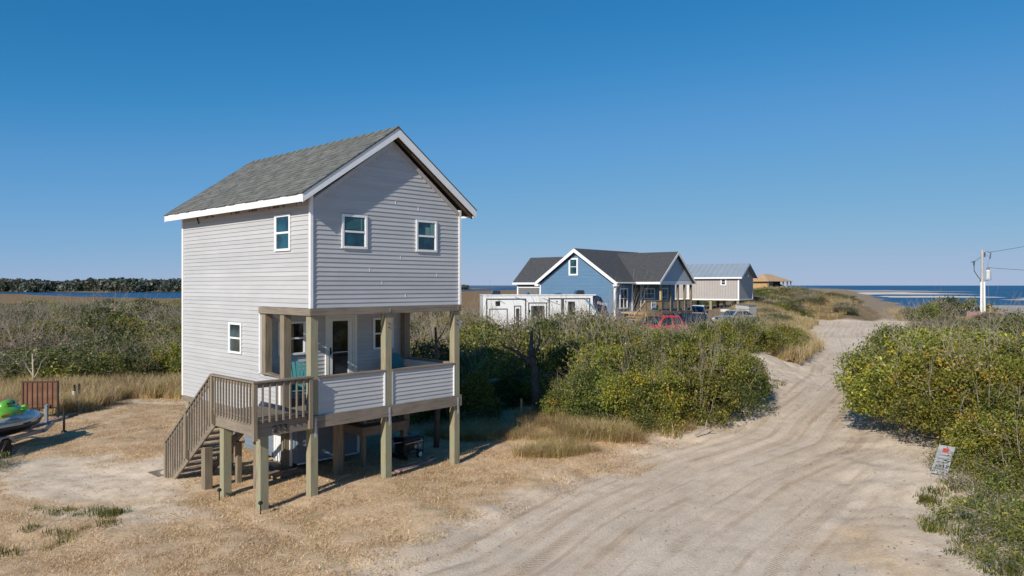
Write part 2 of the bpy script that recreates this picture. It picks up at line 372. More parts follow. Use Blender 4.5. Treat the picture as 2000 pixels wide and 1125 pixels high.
b1 = bump(N, L, n_fin, .8, .035, None); b2 = bump(N, L, n_rut, .3, .05, None, b1); bump(N, L, n_gr, .5, .012, B, b2)
ground = link('ground', gme, None, m, kind='structure')

# sea and sound
m, N, L, B = nmat('water')
vw = coords(N, L, (.35, 1, 1)); vb = coords(N, L, (.004, .03, 1))
bw = noise(N, L, 1, 3, .6, vb)
L.new(ramp(N, L, bw, [(.3, (.012, .07, .16)), (.7, (.02, .10, .21))]), B.inputs['Base Color'])
B.inputs['Roughness'].default_value = .42; B.inputs['Specular IOR Level'].default_value = .35
bump(N, L, noise(N, L, .5, 4, .6, vw), 1, .6, B)
M_WATER = m
S_ = 45000
link('sea', npmesh('sea', [(-S_, -100, SEA_Z), (S_, -100, SEA_Z), (S_, S_, SEA_Z), (-S_, S_, SEA_Z)], [(0, 1, 2, 3)]), None, m, kind='structure')
# sand bars and wet flats off the beach
def flat(name, pts, z, mat):
    mb = MB(); n = len(pts); cx = sum(p[0] for p in pts)/n; cy = sum(p[1] for p in pts)/n
    out = []
    for i in range(n):
        a, b = pts[i], pts[(i+1) % n]
        for k in range(6):
            t = k/6; x = a[0]*(1-t)+b[0]*t; y = a[1]*(1-t)+b[1]*t
            j = 1 + .10*math.sin(i*7.1+k*2.3)
            out.append((cx+(x-cx)*j, cy+(y-cy)*j, z - .35))
    mid = [(cx+(x-cx)*.8, cy+(y-cy)*.8, z) for x, y, _ in out]
    q = len(out)
    mb.add(out + mid + [(cx, cy, z + .1)], [(i, (i+1) % q, (i+1) % q + q, i+q) for i in range(q)] + [(i+q, (i+1) % q+q, 2*q) for i in range(q)])
    return mb.build(name, mat, None, kind='structure')
M_WET = plain('wet_sand', (.46, .39, .31), .5, var=.15, scale=.05)
M_BAR = plain('dry_sand_bar', (.72, .62, .50), .8, var=.1, scale=.05)
flat('sand_bar', [(180, 350), (235, 350), (232, 392), (190, 385)], SEA_Z+.25, M_BAR)
flat('sand_bar', [(205, 460), (300, 470), (330, 620), (240, 580)], SEA_Z+.22, M_BAR)
flat('sand_bar', [(100, 150), (160, 140), (240, 200), (170, 222), (122, 205)], SEA_Z+.22, M_WET)
flat('sand_bar', [(190, 285), (360, 265), (420, 330), (245, 355)], SEA_Z+.25, M_BAR)
flat('sand_bar', [(300, 660), (420, 660), (460, 900), (330, 860)], SEA_Z+.2, M_WET)
# far shore and barrier land
M_FARSAND = plain('far_shore', (.42, .34, .23), .9, var=.2, scale=.02)
flat('far_shore', [(-900, 585), (-450, 590), (-230, 600), (-150, 660), (-60, 900), (-60, 1500), (-1500, 1500), (-1500, 585)], SEA_Z+.7, M_FARSAND)
flat('far_spit', [(-300, 2300), (-60, 2200), (40, 2350), (60, 2600), (-300, 2600)], SEA_Z+.9, M_FARSAND)

# ------------------------------------------------------------------ vegetation
def leaf_mat(name, transl=.3, rough=.45, spec=.35):
    m, N, L, B = nmat(name)
    at = N.new('ShaderNodeAttribute'); at.attribute_name = 'tint'
    oi = N.new('ShaderNodeObjectInfo'); hs = N.new('ShaderNodeHueSaturation')
    mr = N.new('ShaderNodeMapRange'); L.new(oi.outputs['Random'], mr.inputs[0]); mr.inputs[3].default_value = .485; mr.inputs[4].default_value = .515
    mv = N.new('ShaderNodeMapRange'); L.new(oi.outputs['Random'], mv.inputs[0]); mv.inputs[3].default_value = .82; mv.inputs[4].default_value = 1.18
    L.new(mr.outputs[0], hs.inputs['Hue']); L.new(mv.outputs[0], hs.inputs['Value']); L.new(at.outputs[0], hs.inputs['Color'])
    L.new(hs.outputs[0], B.inputs['Base Color']); B.inputs['Roughness'].default_value = rough; B.inputs['Specular IOR Level'].default_value = spec
    tr = N.new('ShaderNodeBsdfTranslucent'); L.new(hs.outputs[0], tr.inputs[0]); ms = N.new('ShaderNodeMixShader'); ms.inputs[0].default_value = transl
    L.new(B.outputs[0], ms.inputs[1]); L.new(tr.outputs[0], ms.inputs[2])
    L.new(ms.outputs[0], N['Material Output'].inputs[0]); return m
M_LEAF = leaf_mat('foliage')
M_GRASS = leaf_mat('grass_blades', .45, .8, .1)
M_TWIG = plain('twig_bark', (.36, .30, .235), .85, var=.35, scale=3)
M_BARK = plain('dark_bark', (.10, .082, .07), .9, var=.4, scale=5)
PAL = {
 'sunny': [(.225, .25, .038), (.34, .33, .05), (.13, .165, .03), (.56, .46, .075), (.58, .33, .04)],
 'olive': [(.108, .128, .030), (.155, .165, .036), (.064, .086, .022), (.26, .24, .05), (.30, .25, .05)],
 'bright': [(.185, .21, .036), (.27, .28, .045), (.105, .135, .030), (.42, .36, .06), (.50, .30, .035)],
 'green': [(.070, .098, .022), (.105, .13, .03), (.045, .066, .018), (.15, .16, .04), (.22, .19, .05)],
 'grey': [(.165, .15, .085), (.23, .20, .13), (.10, .105, .055), (.32, .27, .19), (.15, .15, .05)],
 'rust': [(.27, .165, .055), (.34, .20, .065), (.18, .13, .04), (.22, .19, .05), (.40, .25, .10)],
 'tan': [(.46, .33, .17), (.58, .43, .24), (.34, .24, .12), (.64, .50, .30), (.30, .24, .10)],
 'gold': [(.62, .47, .20), (.50, .42, .15), (.40, .38, .12), (.74, .57, .30), (.52, .36, .16)],
 'dead': [(.82, .63, .42), (.72, .54, .34), (.88, .71, .49), (.60, .43, .26), (.50, .46, .26)],
}
WTS = np.array([.34, .24, .24, .12, .06])
def leaves(P, size, cols, r, up=.3, aspect=.5):
    n = len(P)
    nrm = r.normal(size=(n, 3)); nrm[:, 2] += up; nrm /= np.linalg.norm(nrm, axis=1)[:, None]
    a = np.cross(nrm, r.normal(size=(n, 3))); a /= np.linalg.norm(a, axis=1)[:, None] + 1e-9
    b = np.cross(nrm, a); s = (size * r.uniform(.6, 1.35, n))[:, None]
    V = np.stack([P - a*s*.5, P + b*s*.5*aspect + nrm*s*.06, P + a*s*.5, P - b*s*.5*aspect + nrm*s*.06], 1).reshape(-1, 3)
    F = np.arange(4*n).reshape(n, 4)
    return V, F, np.repeat(cols, 4, 0)
def pick(pal, n, r, grad=None):
    p = np.array(PAL[pal]); i = r.choice(5, n, p=WTS); return p[i]
def crown_mesh(name, seed, rad, hh, lobes, clusters, per, size, pals, spread=.16, shell=(.72, 1.04), flat_=1.0):
    r = np.random.default_rng(seed)
    C = []; 
    for k in range(lobes):
        a = r.uniform(0, 2*PI); d = rad * .62 * math.sqrt(r.uniform(0, 1)); q = rad * r.uniform(.36, .58)
        zc = hh * r.uniform(.22, .80) * (1 - .45*(d/rad)**2)
        C.append((d*math.cos(a), d*math.sin(a), max(zc - q*.35, q*.45), q))
    C = np.array(C)
    k = r.integers(0, lobes, clusters*2); d = r.normal(size=(clusters*2, 3)); d[:, 2] += .25; d /= np.linalg.norm(d, axis=1)[:, None]
    rr_ = r.uniform(*shell, clusters*2); out_ = r.uniform(0, 1, clusters*2) < .13; rr_ = np.where(out_, rr_*r.uniform(1.1, 1.32, clusters*2), rr_)
    P = C[k, :3] + d * (C[k, 3] * rr_)[:, None] * np.array([1, 1, .85*flat_])
    keep = P[:, 2] > .03
    for c_ in C:
        q = np.linalg.norm((P - c_[:3])*np.array([1, 1, 1.15]), axis=1); keep &= q > c_[3]*.68
    P = P[keep][:clusters]
    lp = r.integers(0, len(pals), lobes)[k[keep][:clusters]]
    cc = []
    base = np.zeros((len(P), 3))
    for j, pn in enumerate(pals):
        mk = lp == j; base[mk] = pick(pn, mk.sum(), r)
    vj = r.uniform(.8, 1.2, len(P))
    L_ = np.repeat(P, per, 0) + r.normal(size=(len(P)*per, 3)) * spread * np.array([1, 1, .75])
    col = np.repeat(base * vj[:, None], per, 0)
    lc = np.zeros_like(col); lpr = np.repeat(lp, per)
    for j, pn in enumerate(pals):
        mk = lpr == j; lc[mk] = pick(pn, mk.sum(), r)
    col = (col*.55 + lc*.45) * r.uniform(.8, 1.2, (len(L_), 1))
    mk = L_[:, 2] > .01; L_ = L_[mk]; col = col[mk]
    V, F, T = leaves(L_, size, col, r)
    me = npmesh(name, V, F, {'tint': T}); me.materials.append(M_LEAF); return me
def sticks(r, n, rad, hh, th, reach=(.72, 1.03), forks=3, base=.25):
    """grey stems from the foot of a shrub out through its crown; three-sided tapered rods"""
    V = []; F = []
    def rod(a, b, r0, r1):
        d = b - a; d = d / (np.linalg.norm(d) + 1e-9); x = np.cross(d, [.3, .5, .8]); x /= np.linalg.norm(x) + 1e-9; y = np.cross(d, x)
        o = len(V)
        for p, q in ((a, r0), (b, r1)):
            for t in (0, 2.09, 4.19): V.append(p + (x*math.cos(t) + y*math.sin(t))*q)
        for k in range(3): F.append((o+k, o+(k+1) % 3, o+3+(k+1) % 3, o+3+k))
    for _ in range(n):
        a = r.uniform(0, 2*PI); e = math.sqrt(r.uniform(.05, 1)); k = r.uniform(*reach)
        tip = np.array([math.cos(a)*rad*e*k, math.sin(a)*rad*e*k, hh*k*math.sqrt(max(.15, 1-.75*e*e))])
        p = np.array([math.cos(a)*rad*base*e, math.sin(a)*rad*base*e, -.6]); q = p*.6 + tip*.4 + r.normal(size=3)*.1*rad; q[2] = abs(q[2])
        q2 = q*.45 + tip*.55 + r.normal(size=3)*.06*rad
        rod(p, q, th*2.2, th*1.6); rod(q, q2, th*1.6, th*1.1); rod(q2, tip, th*1.1, th*.4)
        for _f in range(forks):
            t = r.uniform(.2, 1); s_ = q2*(1-t) + tip*t; f = s_ + (tip-q)*.28*r.uniform(.5, 1.3) + r.normal(size=3)*.16*rad
            if f[2] < .05: continue
            rod(s_, f, th*.8, th*.3)
            for _g in range(2):
                g = f + (f-s_)*.6 + r.normal(size=3)*.09*rad; m2 = s_*.4+f*.6; rod(m2, g, th*.5, th*.22)
    return V, F
def stick_mesh(name, seed, *a, mat=None, **k):
    V, F = sticks(np.random.default_rng(seed), *a, **k); me = npmesh(name, V, F); me.materials.append(mat or M_TWIG); return me
# shrub kinds: name -> list of (crown mesh, branch mesh)
KIND = {}
def kind(key, n, rad, hh, lobes, clusters, per, size, pals, spread, nst, th, **kw):
    KIND[key] = [(crown_mesh('crown', 100*len(KIND)+i, rad, hh, lobes, clusters, per, size, pals, spread, **kw),
                  stick_mesh('branches', 100*len(KIND)+i+50, nst, rad, hh, th)) for i in range(n)]
kind('near_bright', 3, 1.5, 2.1, 17, 560, 32, .082, ['sunny', 'bright', 'olive', 'sunny'], .11, 16, .007)
kind('near_olive', 3, 1.5, 2.1, 15, 540, 32, .078, ['olive', 'green', 'olive', 'bright'], .11, 18, .007)
kind('low_green', 2, .9, .45, 9, 150, 18, .05, ['olive', 'green', 'bright'], .10, 22, .004)
kind('mid_olive', 3, 1.5, 2.0, 14, 340, 26, .095, ['olive', 'green', 'bright'], .12, 16, .008)
kind('mid_bright', 2, 1.5, 1.8, 15, 360, 26, .095, ['bright', 'olive', 'bright'], .12, 10, .008)
kind('mid_grey', 3, 1.5, 1.9, 12, 300, 20, .09, ['grey', 'green', 'grey', 'olive'], .15, 18, .006)
kind('mid_rust', 2, 1.4, 1.8, 12, 300, 22, .09, ['rust', 'olive'], .14, 34, .008)
kind('far_olive', 3, 1.7, 2.0, 12, 170, 18, .17, ['olive', 'green', 'green', 'bright'], .19, 10, .012)
kind('far_grey', 3, 1.7, 2.0, 11, 160, 15, .16, ['grey', 'green', 'grey'], .21, 22, .011)
kind('far_rust', 2, 1.6, 1.8, 11, 150, 15, .16, ['rust', 'olive', 'tan'], .20, 16, .011)
kind('bare', 3, 1.3, 1.9, 6, 90, 10, .08, ['grey', 'rust'], .3, 60, .007)
_kc = {}
SKYX = [700, 800, 900, 960, 1100, 1200, 1235, 1330, 1350, 1400, 1470, 1500, 1560, 1640, 1700, 1760, 1800, 1850, 1900, 1960, 2000, 2100]
SKYY = [80, 75, 42, 46, 48, 54, 78, 88, 72, 62, 62, 68, 100, 140, 110, 72, 62, 66, 68, 58, 52, 45]
def shrub(k, x, y, sc, label, group, name='shrub', sz=None, dz=0, cat='shrub'):
    i = _kc.get(k, random.randrange(99)); _kc[k] = i + 1
    cm, bm_ = KIND[k][i % len(KIND[k])]
    z = float(hgt(np.array([x]), np.array([y]))[0]) - .06 + dz
    hh = {'near': 2.1, 'mid_': 1.95, 'far_': 2.0, 'bare': 1.9, 'low_': .45}[k[:4]]
    if 22 < y < 76 and x > -8 and k[:3] != 'low':
        top = CAM_H - np.interp(1000 + 1440*x/y, SKYX, SKYY)/1440*y - z      # how tall scrub stands along this part of the thicket
        sz = min(max((top + random.uniform(-.25, .12)*y/45)/hh, .3), (sz or sc)*1.35)
        sc = min(sc, sz*1.5)
    t = thing(name, (x, y, z), random.uniform(0, 2*PI), label, cat, group)
    t.scale = (sc*random.uniform(.9, 1.1), sc*random.uniform(.9, 1.1), (sz or sc)*random.uniform(.93, 1.07))
    link('crown', cm, t); link('branches', bm_, t)
    return t
# ---- collections used by geometry-nodes scatters (not in the scene themselves)
def proto_col(name, meshes_lists):
    c = bpy.data.collections.new(name)
    for i, ms in enumerate(meshes_lists):
        if len(ms) == 1: o = bpy.data.objects.new('%s_%d' % (name, i), ms[0])
        else:
            me = join_meshes('%s_%d' % (name, i), ms); o = bpy.data.objects.new('%s_%d' % (name, i), me)
        c.objects.link(o)
    return c
def join_meshes(name, ms):
    Vs, Fs, Ts, Mi = [], [], [], []; off = 0
    for j, me in enumerate(ms):
        n = len(me.vertices); v = np.empty(n*3, np.float32); me.vertices.foreach_get('co', v); f = np.empty(len(me.loops), np.int32); me.loops.foreach_get('vertex_index', f)
        Vs.append(v.reshape(-1, 3)); Fs.append(f.reshape(-1, 4) + off); off += n; Mi.append(np.full(len(f)//4, j, np.int32))
        t = np.ones((n, 4), np.float32)
        if 'tint' in me.color_attributes: me.color_attributes['tint'].data.foreach_get('color', tt := np.empty(n*4, np.float32)); t = tt.reshape(-1, 4)
        Ts.append(t)
    me = npmesh(name, np.vstack(Vs), np.vstack(Fs), {'tint': np.vstack(Ts)})
    for x in ms: me.materials.append(x.materials[0])
    me.polygons.foreach_set('material_index', np.concatenate(Mi)); return me
def scatter(name, pts, scl, col, label, cat, rot=None, zsc=None):
    me = bpy.data.meshes.new(name); n = len(pts); me.vertices.add(n); me.vertices.foreach_set('co', np.asarray(pts, np.float32).ravel())
    a = me.attributes.new('sc', 'FLOAT_VECTOR', 'POINT'); s3 = np.stack([scl, scl, scl if zsc is None else zsc], 1).astype(np.float32); a.data.foreach_set('vector', s3.ravel())
    a = me.attributes.new('rt', 'FLOAT_VECTOR', 'POINT'); rr = np.zeros((n, 3), np.float32); rr[:, 2] = rng.uniform(0, 2*PI, n) if rot is None else rot; a.data.foreach_set('vector', rr.ravel())
    o = link(name, me, None, None, label, cat, None, 'stuff')
    ng = bpy.data.node_groups.new(name, 'GeometryNodeTree'); ng.interface.new_socket('Geometry', in_out='INPUT', socket_type='NodeSocketGeometry'); ng.interface.new_socket('Geometry', in_out='OUTPUT', socket_type='NodeSocketGeometry')
    N = ng.nodes; L = ng.links; gi = N.new('NodeGroupInput'); go = N.new('NodeGroupOutput'); ip = N.new('GeometryNodeInstanceOnPoints')
    ci = N.new('GeometryNodeCollectionInfo'); ci.inputs['Collection'].default_value = col; ci.inputs['Separate Children'].default_value = True; ci.inputs['Reset Children'].default_value = True
    mp = N.new('GeometryNodeMeshToPoints'); L.new(gi.outputs[0], mp.inputs[0]); L.new(mp.outputs[0], ip.inputs['Points']); L.new(ci.outputs[0], ip.inputs['Instance'])
    ip.inputs['Pick Instance'].default_value = True
    rv = N.new('FunctionNodeRandomValue'); rv.data_type = 'INT'; rv.inputs[4].default_value = 0; rv.inputs[5].default_value = len(col.objects)-1; L.new(rv.outputs[2], ip.inputs['Instance Index'])
    for nm, so in (('sc', 'Scale'), ('rt', 'Rotation')):
        na = N.new('GeometryNodeInputNamedAttribute'); na.data_type = 'FLOAT_VECTOR'; na.inputs[0].default_value = nm; L.new(na.outputs[0], ip.inputs[so])
    L.new(ip.outputs[0], go.inputs[0]); md = o.modifiers.new('scatter', 'NODES'); md.node_group = ng
    return o
def blade_patch(name, seed, n, rad, ln, wd, pals, lean=.5, seg=2):
    r = np.random.default_rng(seed); P = np.zeros((n, 3)); a = r.uniform(0, 2*PI, n); d = rad*np.sqrt(r.uniform(0, 1, n)); P[:, 0] = d*np.cos(a); P[:, 1] = d*np.sin(a)
    az = r.uniform(0, 2*PI, n); h = ln*r.uniform(.5, 1.2, n); le = lean*r.uniform(.2, 1.3, n)
    D = np.stack([np.cos(az), np.sin(az), 0*az], 1); S = np.stack([-np.sin(az), np.cos(az), 0*az], 1) * (wd*r.uniform(.6, 1.4, n))[:, None]
    V = []; 
    for k in range(seg+1):
        t = k/seg; c = P + D*(h*le*t*t)[:, None] + np.array([0, 0, 1])*(h*t*(1-.3*le*t))[:, None]; ww = (1-t*.85)*.5
        V += [c - S*ww, c + S*ww]
    V = np.stack(V, 1); k2 = 2*(seg+1)
    F = [];
    for k in range(seg): F.append(np.stack([np.arange(n)*k2+2*k, np.arange(n)*k2+2*k+1, np.arange(n)*k2+2*k+3, np.arange(n)*k2+2*k+2], 1))
    pl = r.integers(0, len(pals), n); col = np.zeros((n, 3))
    for j, p in enumerate(pals): mk = pl == j; col[mk] = pick(p, mk.sum(), r)
    col *= r.uniform(.75, 1.2, (n, 1))
    me = npmesh(name, V.reshape(-1, 3), np.vstack(F), {'tint': np.repeat(col, k2, 0)}); me.materials.append(M_GRASS); return me
G_LAWN = proto_col('lawn_tuft', [[blade_patch('lt', s, 260, .55, .042, .010, ['dead', 'dead', 'dead', 'tan'], 1.6, 1)] for s in (1, 2, 3)])
G_TALL = proto_col('tall_tuft', [[blade_patch('tt', s, 160, .28, .62, .012, ['tan', 'gold', 'dead'], .8, 3)] for s in (4, 5, 6)])
G_GOLD = proto_col('gold_tuft', [[blade_patch('gt', s, 190, .30, .50, .009, ['gold', 'gold', 'dead', 'tan'], 1.5, 3)] for s in (7, 8, 9)])
G_DUNE = proto_col('dune_tuft', [[blade_patch('dt', s, 130, .5, .75, .024, ['tan', 'gold', 'dead'], .9, 2)] for s in (10, 11, 12)])
G_WEED = proto_col('weed_tuft', [[blade_patch('wt', s, 46, .16, .14, .012, ['olive', 'green', 'bright'], 1.0, 2)] for s in (13, 14)])
C_FAR = proto_col('far_scrub', [list(p) for k in ('far_olive', 'far_grey', 'far_rust') for p in KIND[k]] + [list(KIND['far_grey'][0]), list(KIND['far_olive'][1])])
C_GREY = proto_col('grey_scrub', [list(p) for k in ('mid_grey', 'mid_olive', 'mid_rust', 'bare') for p in KIND[k]])
def gz(p, dz=0.): 
    p = np.asarray(p, float); return np.column_stack([p[:, 0], p[:, 1], hgt(p[:, 0], p[:, 1]) + dz])
def rnd_in(poly, n, r=rng):
    xs = [p[0] for p in poly]; ys = [p[1] for p in poly]; out = np.zeros((0, 2))
    while len(out) < n:
        q = np.column_stack([r.uniform(min(xs), max(xs), n*2), r.uniform(min(ys), max(ys), n*2)]); out = np.vstack([out, q[in_poly(q[:, 0], q[:, 1], poly)]])
    return out[:n]

# lawn blades
p = rnd_in([(-19, 9), (-3, 8), (8, 22), (4, 24), (-6, 34), (-22, 32)], 7500); _, lm, _, _ = masks(p[:, 0], p[:, 1])
p = p[rng.uniform(0, 1, len(p)) < lm*1.0]
scatter('dry_lawn', gz(p, -.01), rng.uniform(.7, 1.25, len(p)), G_LAWN, 'short straw coloured winter lawn around the stilt house', 'grass')
p = rnd_in([(-2.5, 22.6), (.2, 24.0), (4.3, 22.4), (3.4, 20.2), (.9, 19.0), (-.6, 20.6)], 560)
p = np.vstack([p, rnd_in([(-1.2, 23.4), (1, 24), (5.6, 21.9), (4.6, 20.9), (1, 21.6)], 200)]); dn = fbm(p[:, 0], p[:, 1], 1.0, 60, 2); p = p[dn > .47]
scatter('golden_grass', gz(p, -.02), rng.uniform(.3, 1.2, len(p))*(.55+.9*fbm(p[:, 0], p[:, 1], .8, 66, 2)), G_GOLD, 'tall golden green grass leaning beside the sand road', 'grass')
p = np.vstack([rnd_in([(-21, 30.5), (-9, 31), (-8, 33.6), (-24, 35), (-24, 32)], 430), rnd_in([(-19, 26.5), (-15.6, 27.5), (-16, 31), (-24, 32), (-22, 27)], 260), rnd_in([(-9, 31), (-4, 30), (-3, 33), (-9, 34.5)], 80)])
scatter('tall_dry_grass', gz(p, -.02), rng.uniform(.7, 1.5, len(p)), G_TALL, 'tall dry brown grass along the back edge of the yard', 'grass')
p = np.vstack([rnd_in([(22, 60), (28, 68), (33, 80), (34, 90), (28, 92), (24, 80), (20, 66)], 1100), rnd_in([(18.2, 43), (23.4, 56), (26, 66), (21, 66), (17, 50), (15.6, 43)], 900), rnd_in([(12.8, 33.5), (17.5, 42.5), (15.5, 42), (12, 35)], 90),
               rnd_in([(38, 86), (52, 110), (48, 120), (36, 95)], 260), rnd_in([(46, 84), (50, 100), (66, 100), (60, 80)], 260)])
k_ = road_sd(p[:, 0], p[:, 1]) > .5; p = p[k_]
scatter('dune_grass', gz(p, -.03), rng.uniform(.6, 1.2, len(p)), G_DUNE, 'tawny dune grass covering the banks left of the far road', 'grass')
p = np.vstack([rnd_in([(6.6, 11), (7.4, 13.4), (8.6, 15.5), (11, 18), (13, 14), (10, 10)], 420), rnd_in([(3.5, 20.2), (8, 24.5), (11, 29.4), (9, 29), (4, 22)], 120), rnd_in([(-13, 12), (-8, 13), (-7, 16), (-10, 15.5)], 60)])
p = p[fbm(p[:, 0], p[:, 1], 1.2, 71, 2) > .45]
scatter('roadside_weeds', gz(p, -.01), rng.uniform(.6, 1.4, len(p)), G_WEED, 'low green weeds sprinkled over the sandy verges', 'weeds')

def chip_mesh(nm, seed, n, rad, ln, th, cols, mt):
    r = np.random.default_rng(seed); V = []; F = []; T = []
    for i in range(n):
        a = r.uniform(0, 2*PI); d = rad*math.sqrt(r.uniform()); x, y = d*math.cos(a), d*math.sin(a); b = r.uniform(0, PI); l = ln*r.uniform(.3, 1.2); t = th*r.uniform(.6, 1.4)
        u = np.array([math.cos(b), math.sin(b), 0]); w_ = np.array([-u[1], u[0], 0]); p = np.array([x, y, 0.]); o = len(V)
        V += [p-u*l/2-w_*t/2, p+u*l/2-w_*t*.3, p+u*l/2+w_*t*.3, p-u*l/2+w_*t/2, p-u*l*.4+np.array([0, 0, t]), p+u*l*.35+np.array([0, 0, t*.8])]
        F += [(o, o+1, o+5, o+4), (o+3, o+4, o+5, o+2), (o, o+4, o+3, o+3), (o+1, o+2, o+5, o+5)]; T += [cols[r.integers(0, len(cols))]]*6
    me = npmesh(nm, V, F, {'tint': np.array(T)}); me.validate(); me.materials.append(mt); return me
G_LIT = proto_col('litter', [[chip_mesh('lit', s_, 22, .8, .055, .010, [(.20, .15, .10), (.28, .21, .14), (.12, .09, .06), (.55, .50, .43)], M_GRASS)] for s_ in (31, 32, 33, 34)])
p = rnd_in([(-16, 10), (12, 10), (16, 24), (20, 40), (10, 34), (2, 22), (-6, 14), (-9, 22), (-16, 22)], 900)
_, lm, _, _ = masks(p[:, 0], p[:, 1]); cl_ = fbm(p[:, 0], p[:, 1], 1.6, 77, 3); rs_ = road_sd(p[:, 0], p[:, 1])
p = p[(cl_ + .25*np.exp(-(rs_/.9)**2) - .2*ss(-.8, -2, rs_) > .50) & (lm < .6)]
scatter('ground_litter', gz(p, 0), rng.uniform(.4, 1.0, len(p)), G_LIT, 'dark twigs, shell bits and crumbs scattered over the sand', 'litter')
# individual shrubs ------------------------------------------------
LB, GB = 'big evergreen shrub with yellowing leaves crowding the right edge of the sand road', 'leafy shrubs crowding the right road edge'
for k, x, y, sc in [('near_bright', 10.9, 20.6, 1.15), ('near_bright', 10.9, 17.7, 1.0), ('near_bright', 10.7, 15.9, .85), ('near_olive', 10.4, 14.5, .7), ('near_bright', 10.9, 12.9, .9), ('near_bright', 11.0, 18.8, 1.1), ('near_bright', 12.6, 23.2, 1.1), ('near_bright', 14.2, 26.0, 1.1), ('near_bright', 12.2, 18.2, 1.05), ('near_olive', 14.4, 21.2, 1.35), ('near_bright', 13.0, 16.2, 1.15),
                    ('near_olive', 11.9, 15.6, .75), ('near_bright', 16.0, 24.2, 1.4), ('near_bright', 15.4, 18.6, 1.45), ('near_olive', 13.8, 14.2, 1.0), ('near_bright', 18.3, 21.8, 1.6),
                    ('near_bright', 16.6, 28.6, 1.3), ('near_olive', 19.2, 26.4, 1.6), ('near_olive', 12.3, 13.4, .75), ('near_bright', 10.9, 17.6, .62), ('near_bright', 20.5, 30.5, 1.6), ('near_bright', 11.0, 22.2, .6)]:
    shrub(k, x, y, sc, LB, GB, dz=.45 if x < 11.05 and y > 17.5 else 0)
LB2, GB2 = 'rounded olive and grey shrub in the thicket before the power pole', 'shrubs behind the right roadside thicket'
for k, x, y, sc in [('mid_grey', 18.6, 32.5, 1.01), ('mid_grey', 21.5, 35.5, 1.09), ('mid_olive', 24.5, 33.0, 1.17), ('mid_grey', 25.5, 38.5, 1.17), ('mid_olive', 29, 37, 1.25), ('mid_grey', 23.5, 40.5, 1.01), ('mid_olive', 28, 43, 1.17),
                    ('mid_olive', 32.5, 42.5, 1.25), ('mid_grey', 27.2, 46.5, 1.01), ('mid_olive', 31.5, 48.5, 1.17), ('mid_grey', 36, 47, 1.25), ('mid_olive', 33.6, 54.5, 1.09), ('mid_grey', 38, 53, 1.17), ('mid_bright', 37, 60.5, 1.09),
                    ('mid_olive', 42, 58.5, 1.17), ('mid_grey', 41.5, 65, 1.17), ('mid_olive', 46, 64, 1.17), ('mid_grey', 40.5, 70.5, 1.01), ('mid_olive', 45.5, 72, 1.17), ('mid_grey', 50, 70, 1.17), ('mid_olive', 22.5, 30.0, 1.17), ('mid_bright', 26.5, 29.2, 1.17)]:
    shrub(k, x, y, sc, LB2, GB2)
for k, x, y, sc in [('far_olive', 45.0, 79.5, 1.1), ('far_grey', 47.2, 82, 1.2), ('far_grey', 46, 84.5, 1.1), ('far_olive', 59.2, 94, 1.6), ('far_grey', 62.6, 93, 1.3), ('far_olive', 56.2, 95, 1.6)]:
    shrub(k, x, y, sc, 'dark rounded evergreen shrub beside the pink fence below the power pole', 'dark shrubs by the pink fence')
LB3, GB3 = 'large dense evergreen shrub with green and grey foliage between the dead tree and the road', 'shrubs of the big thicket in the middle'
for k, x, y, sc in [('near_olive', 2.7, 22.7, .72), ('near_bright', 4.1, 22.1, .75), ('near_olive', 5.5, 22.4, .78), ('near_olive', 6.9, 23.7, .78), ('near_olive', 7.9, 25.6, .6), ('near_olive', 1.7, 23.4, .6), ('near_olive', 3.1, 23.6, .95), ('near_bright', 4.6, 23.6, .75), ('near_olive', 6.0, 24.8, .95), ('near_olive', 2.9, 25.2, 1.2), ('near_olive', 4.9, 26.0, 1.25), ('near_olive', 7.2, 26.8, .9), ('near_olive', 3.4, 27.4, 1.35),
                    ('near_olive', 6.3, 28.2, 1.3), ('mid_grey', 7.9, 29.0, .8), ('mid_olive', 4.6, 30.2, 1.4), ('mid_grey', 7.3, 31.4, 1.05), ('mid_olive', 2.0, 29.6, 1.3), ('mid_grey', 6, 33.5, 1.3), ('mid_olive', 3, 34, 1.4),
                    ('mid_grey', 8.2, 35.0, 1.0), ('mid_grey', 5, 37.5, 1.3), ('mid_rust', 2.4, 38, 1.3), ('mid_olive', 7.6, 38.5, 1.3), ('low_green', 5.6, 22.7, 1.0), ('low_green', 3.9, 22.3, 1.0), ('low_green', 8.6, 27.2, 1.0), ('low_green', 7.4, 25.2, 1.0)]:
    shrub(k, x, y, sc, LB3, GB3, sz=sc*.93)
LB4, GB4 = 'shaded dense shrub standing right behind the stilt house near the dead tree', 'shrubs behind the stilt house'
for k, x, y, sc in [('near_olive', -1.6, 24.8, .8), ('near_olive', -3.6, 25.6, .95), ('near_olive', -.8, 27.4, 1.0), ('mid_olive', -2.6, 28.6, 1.25), ('mid_grey', -5, 28.2, 1.1), ('mid_olive', -.4, 30.6, 1.3), ('mid_rust', -3.6, 32, 1.2), ('mid_grey', -6.4, 31.5, 1.1),
                    ('mid_olive', -1.2, 35, 1.4), ('mid_rust', -2.6, 38.6, 1.3), ('mid_grey', 0.3, 40, 1.3), ('mid_grey', -4.8, 36, 1.1), ('near_olive', .5, 26.9, .6)]:
    shrub(k, x, y, sc, LB4, GB4, sz=sc*.85)
LB5, GB5 = 'bright green mounded shrub clinging to the sandy dune left of the road bend', 'green mounds on the dune left of the road'
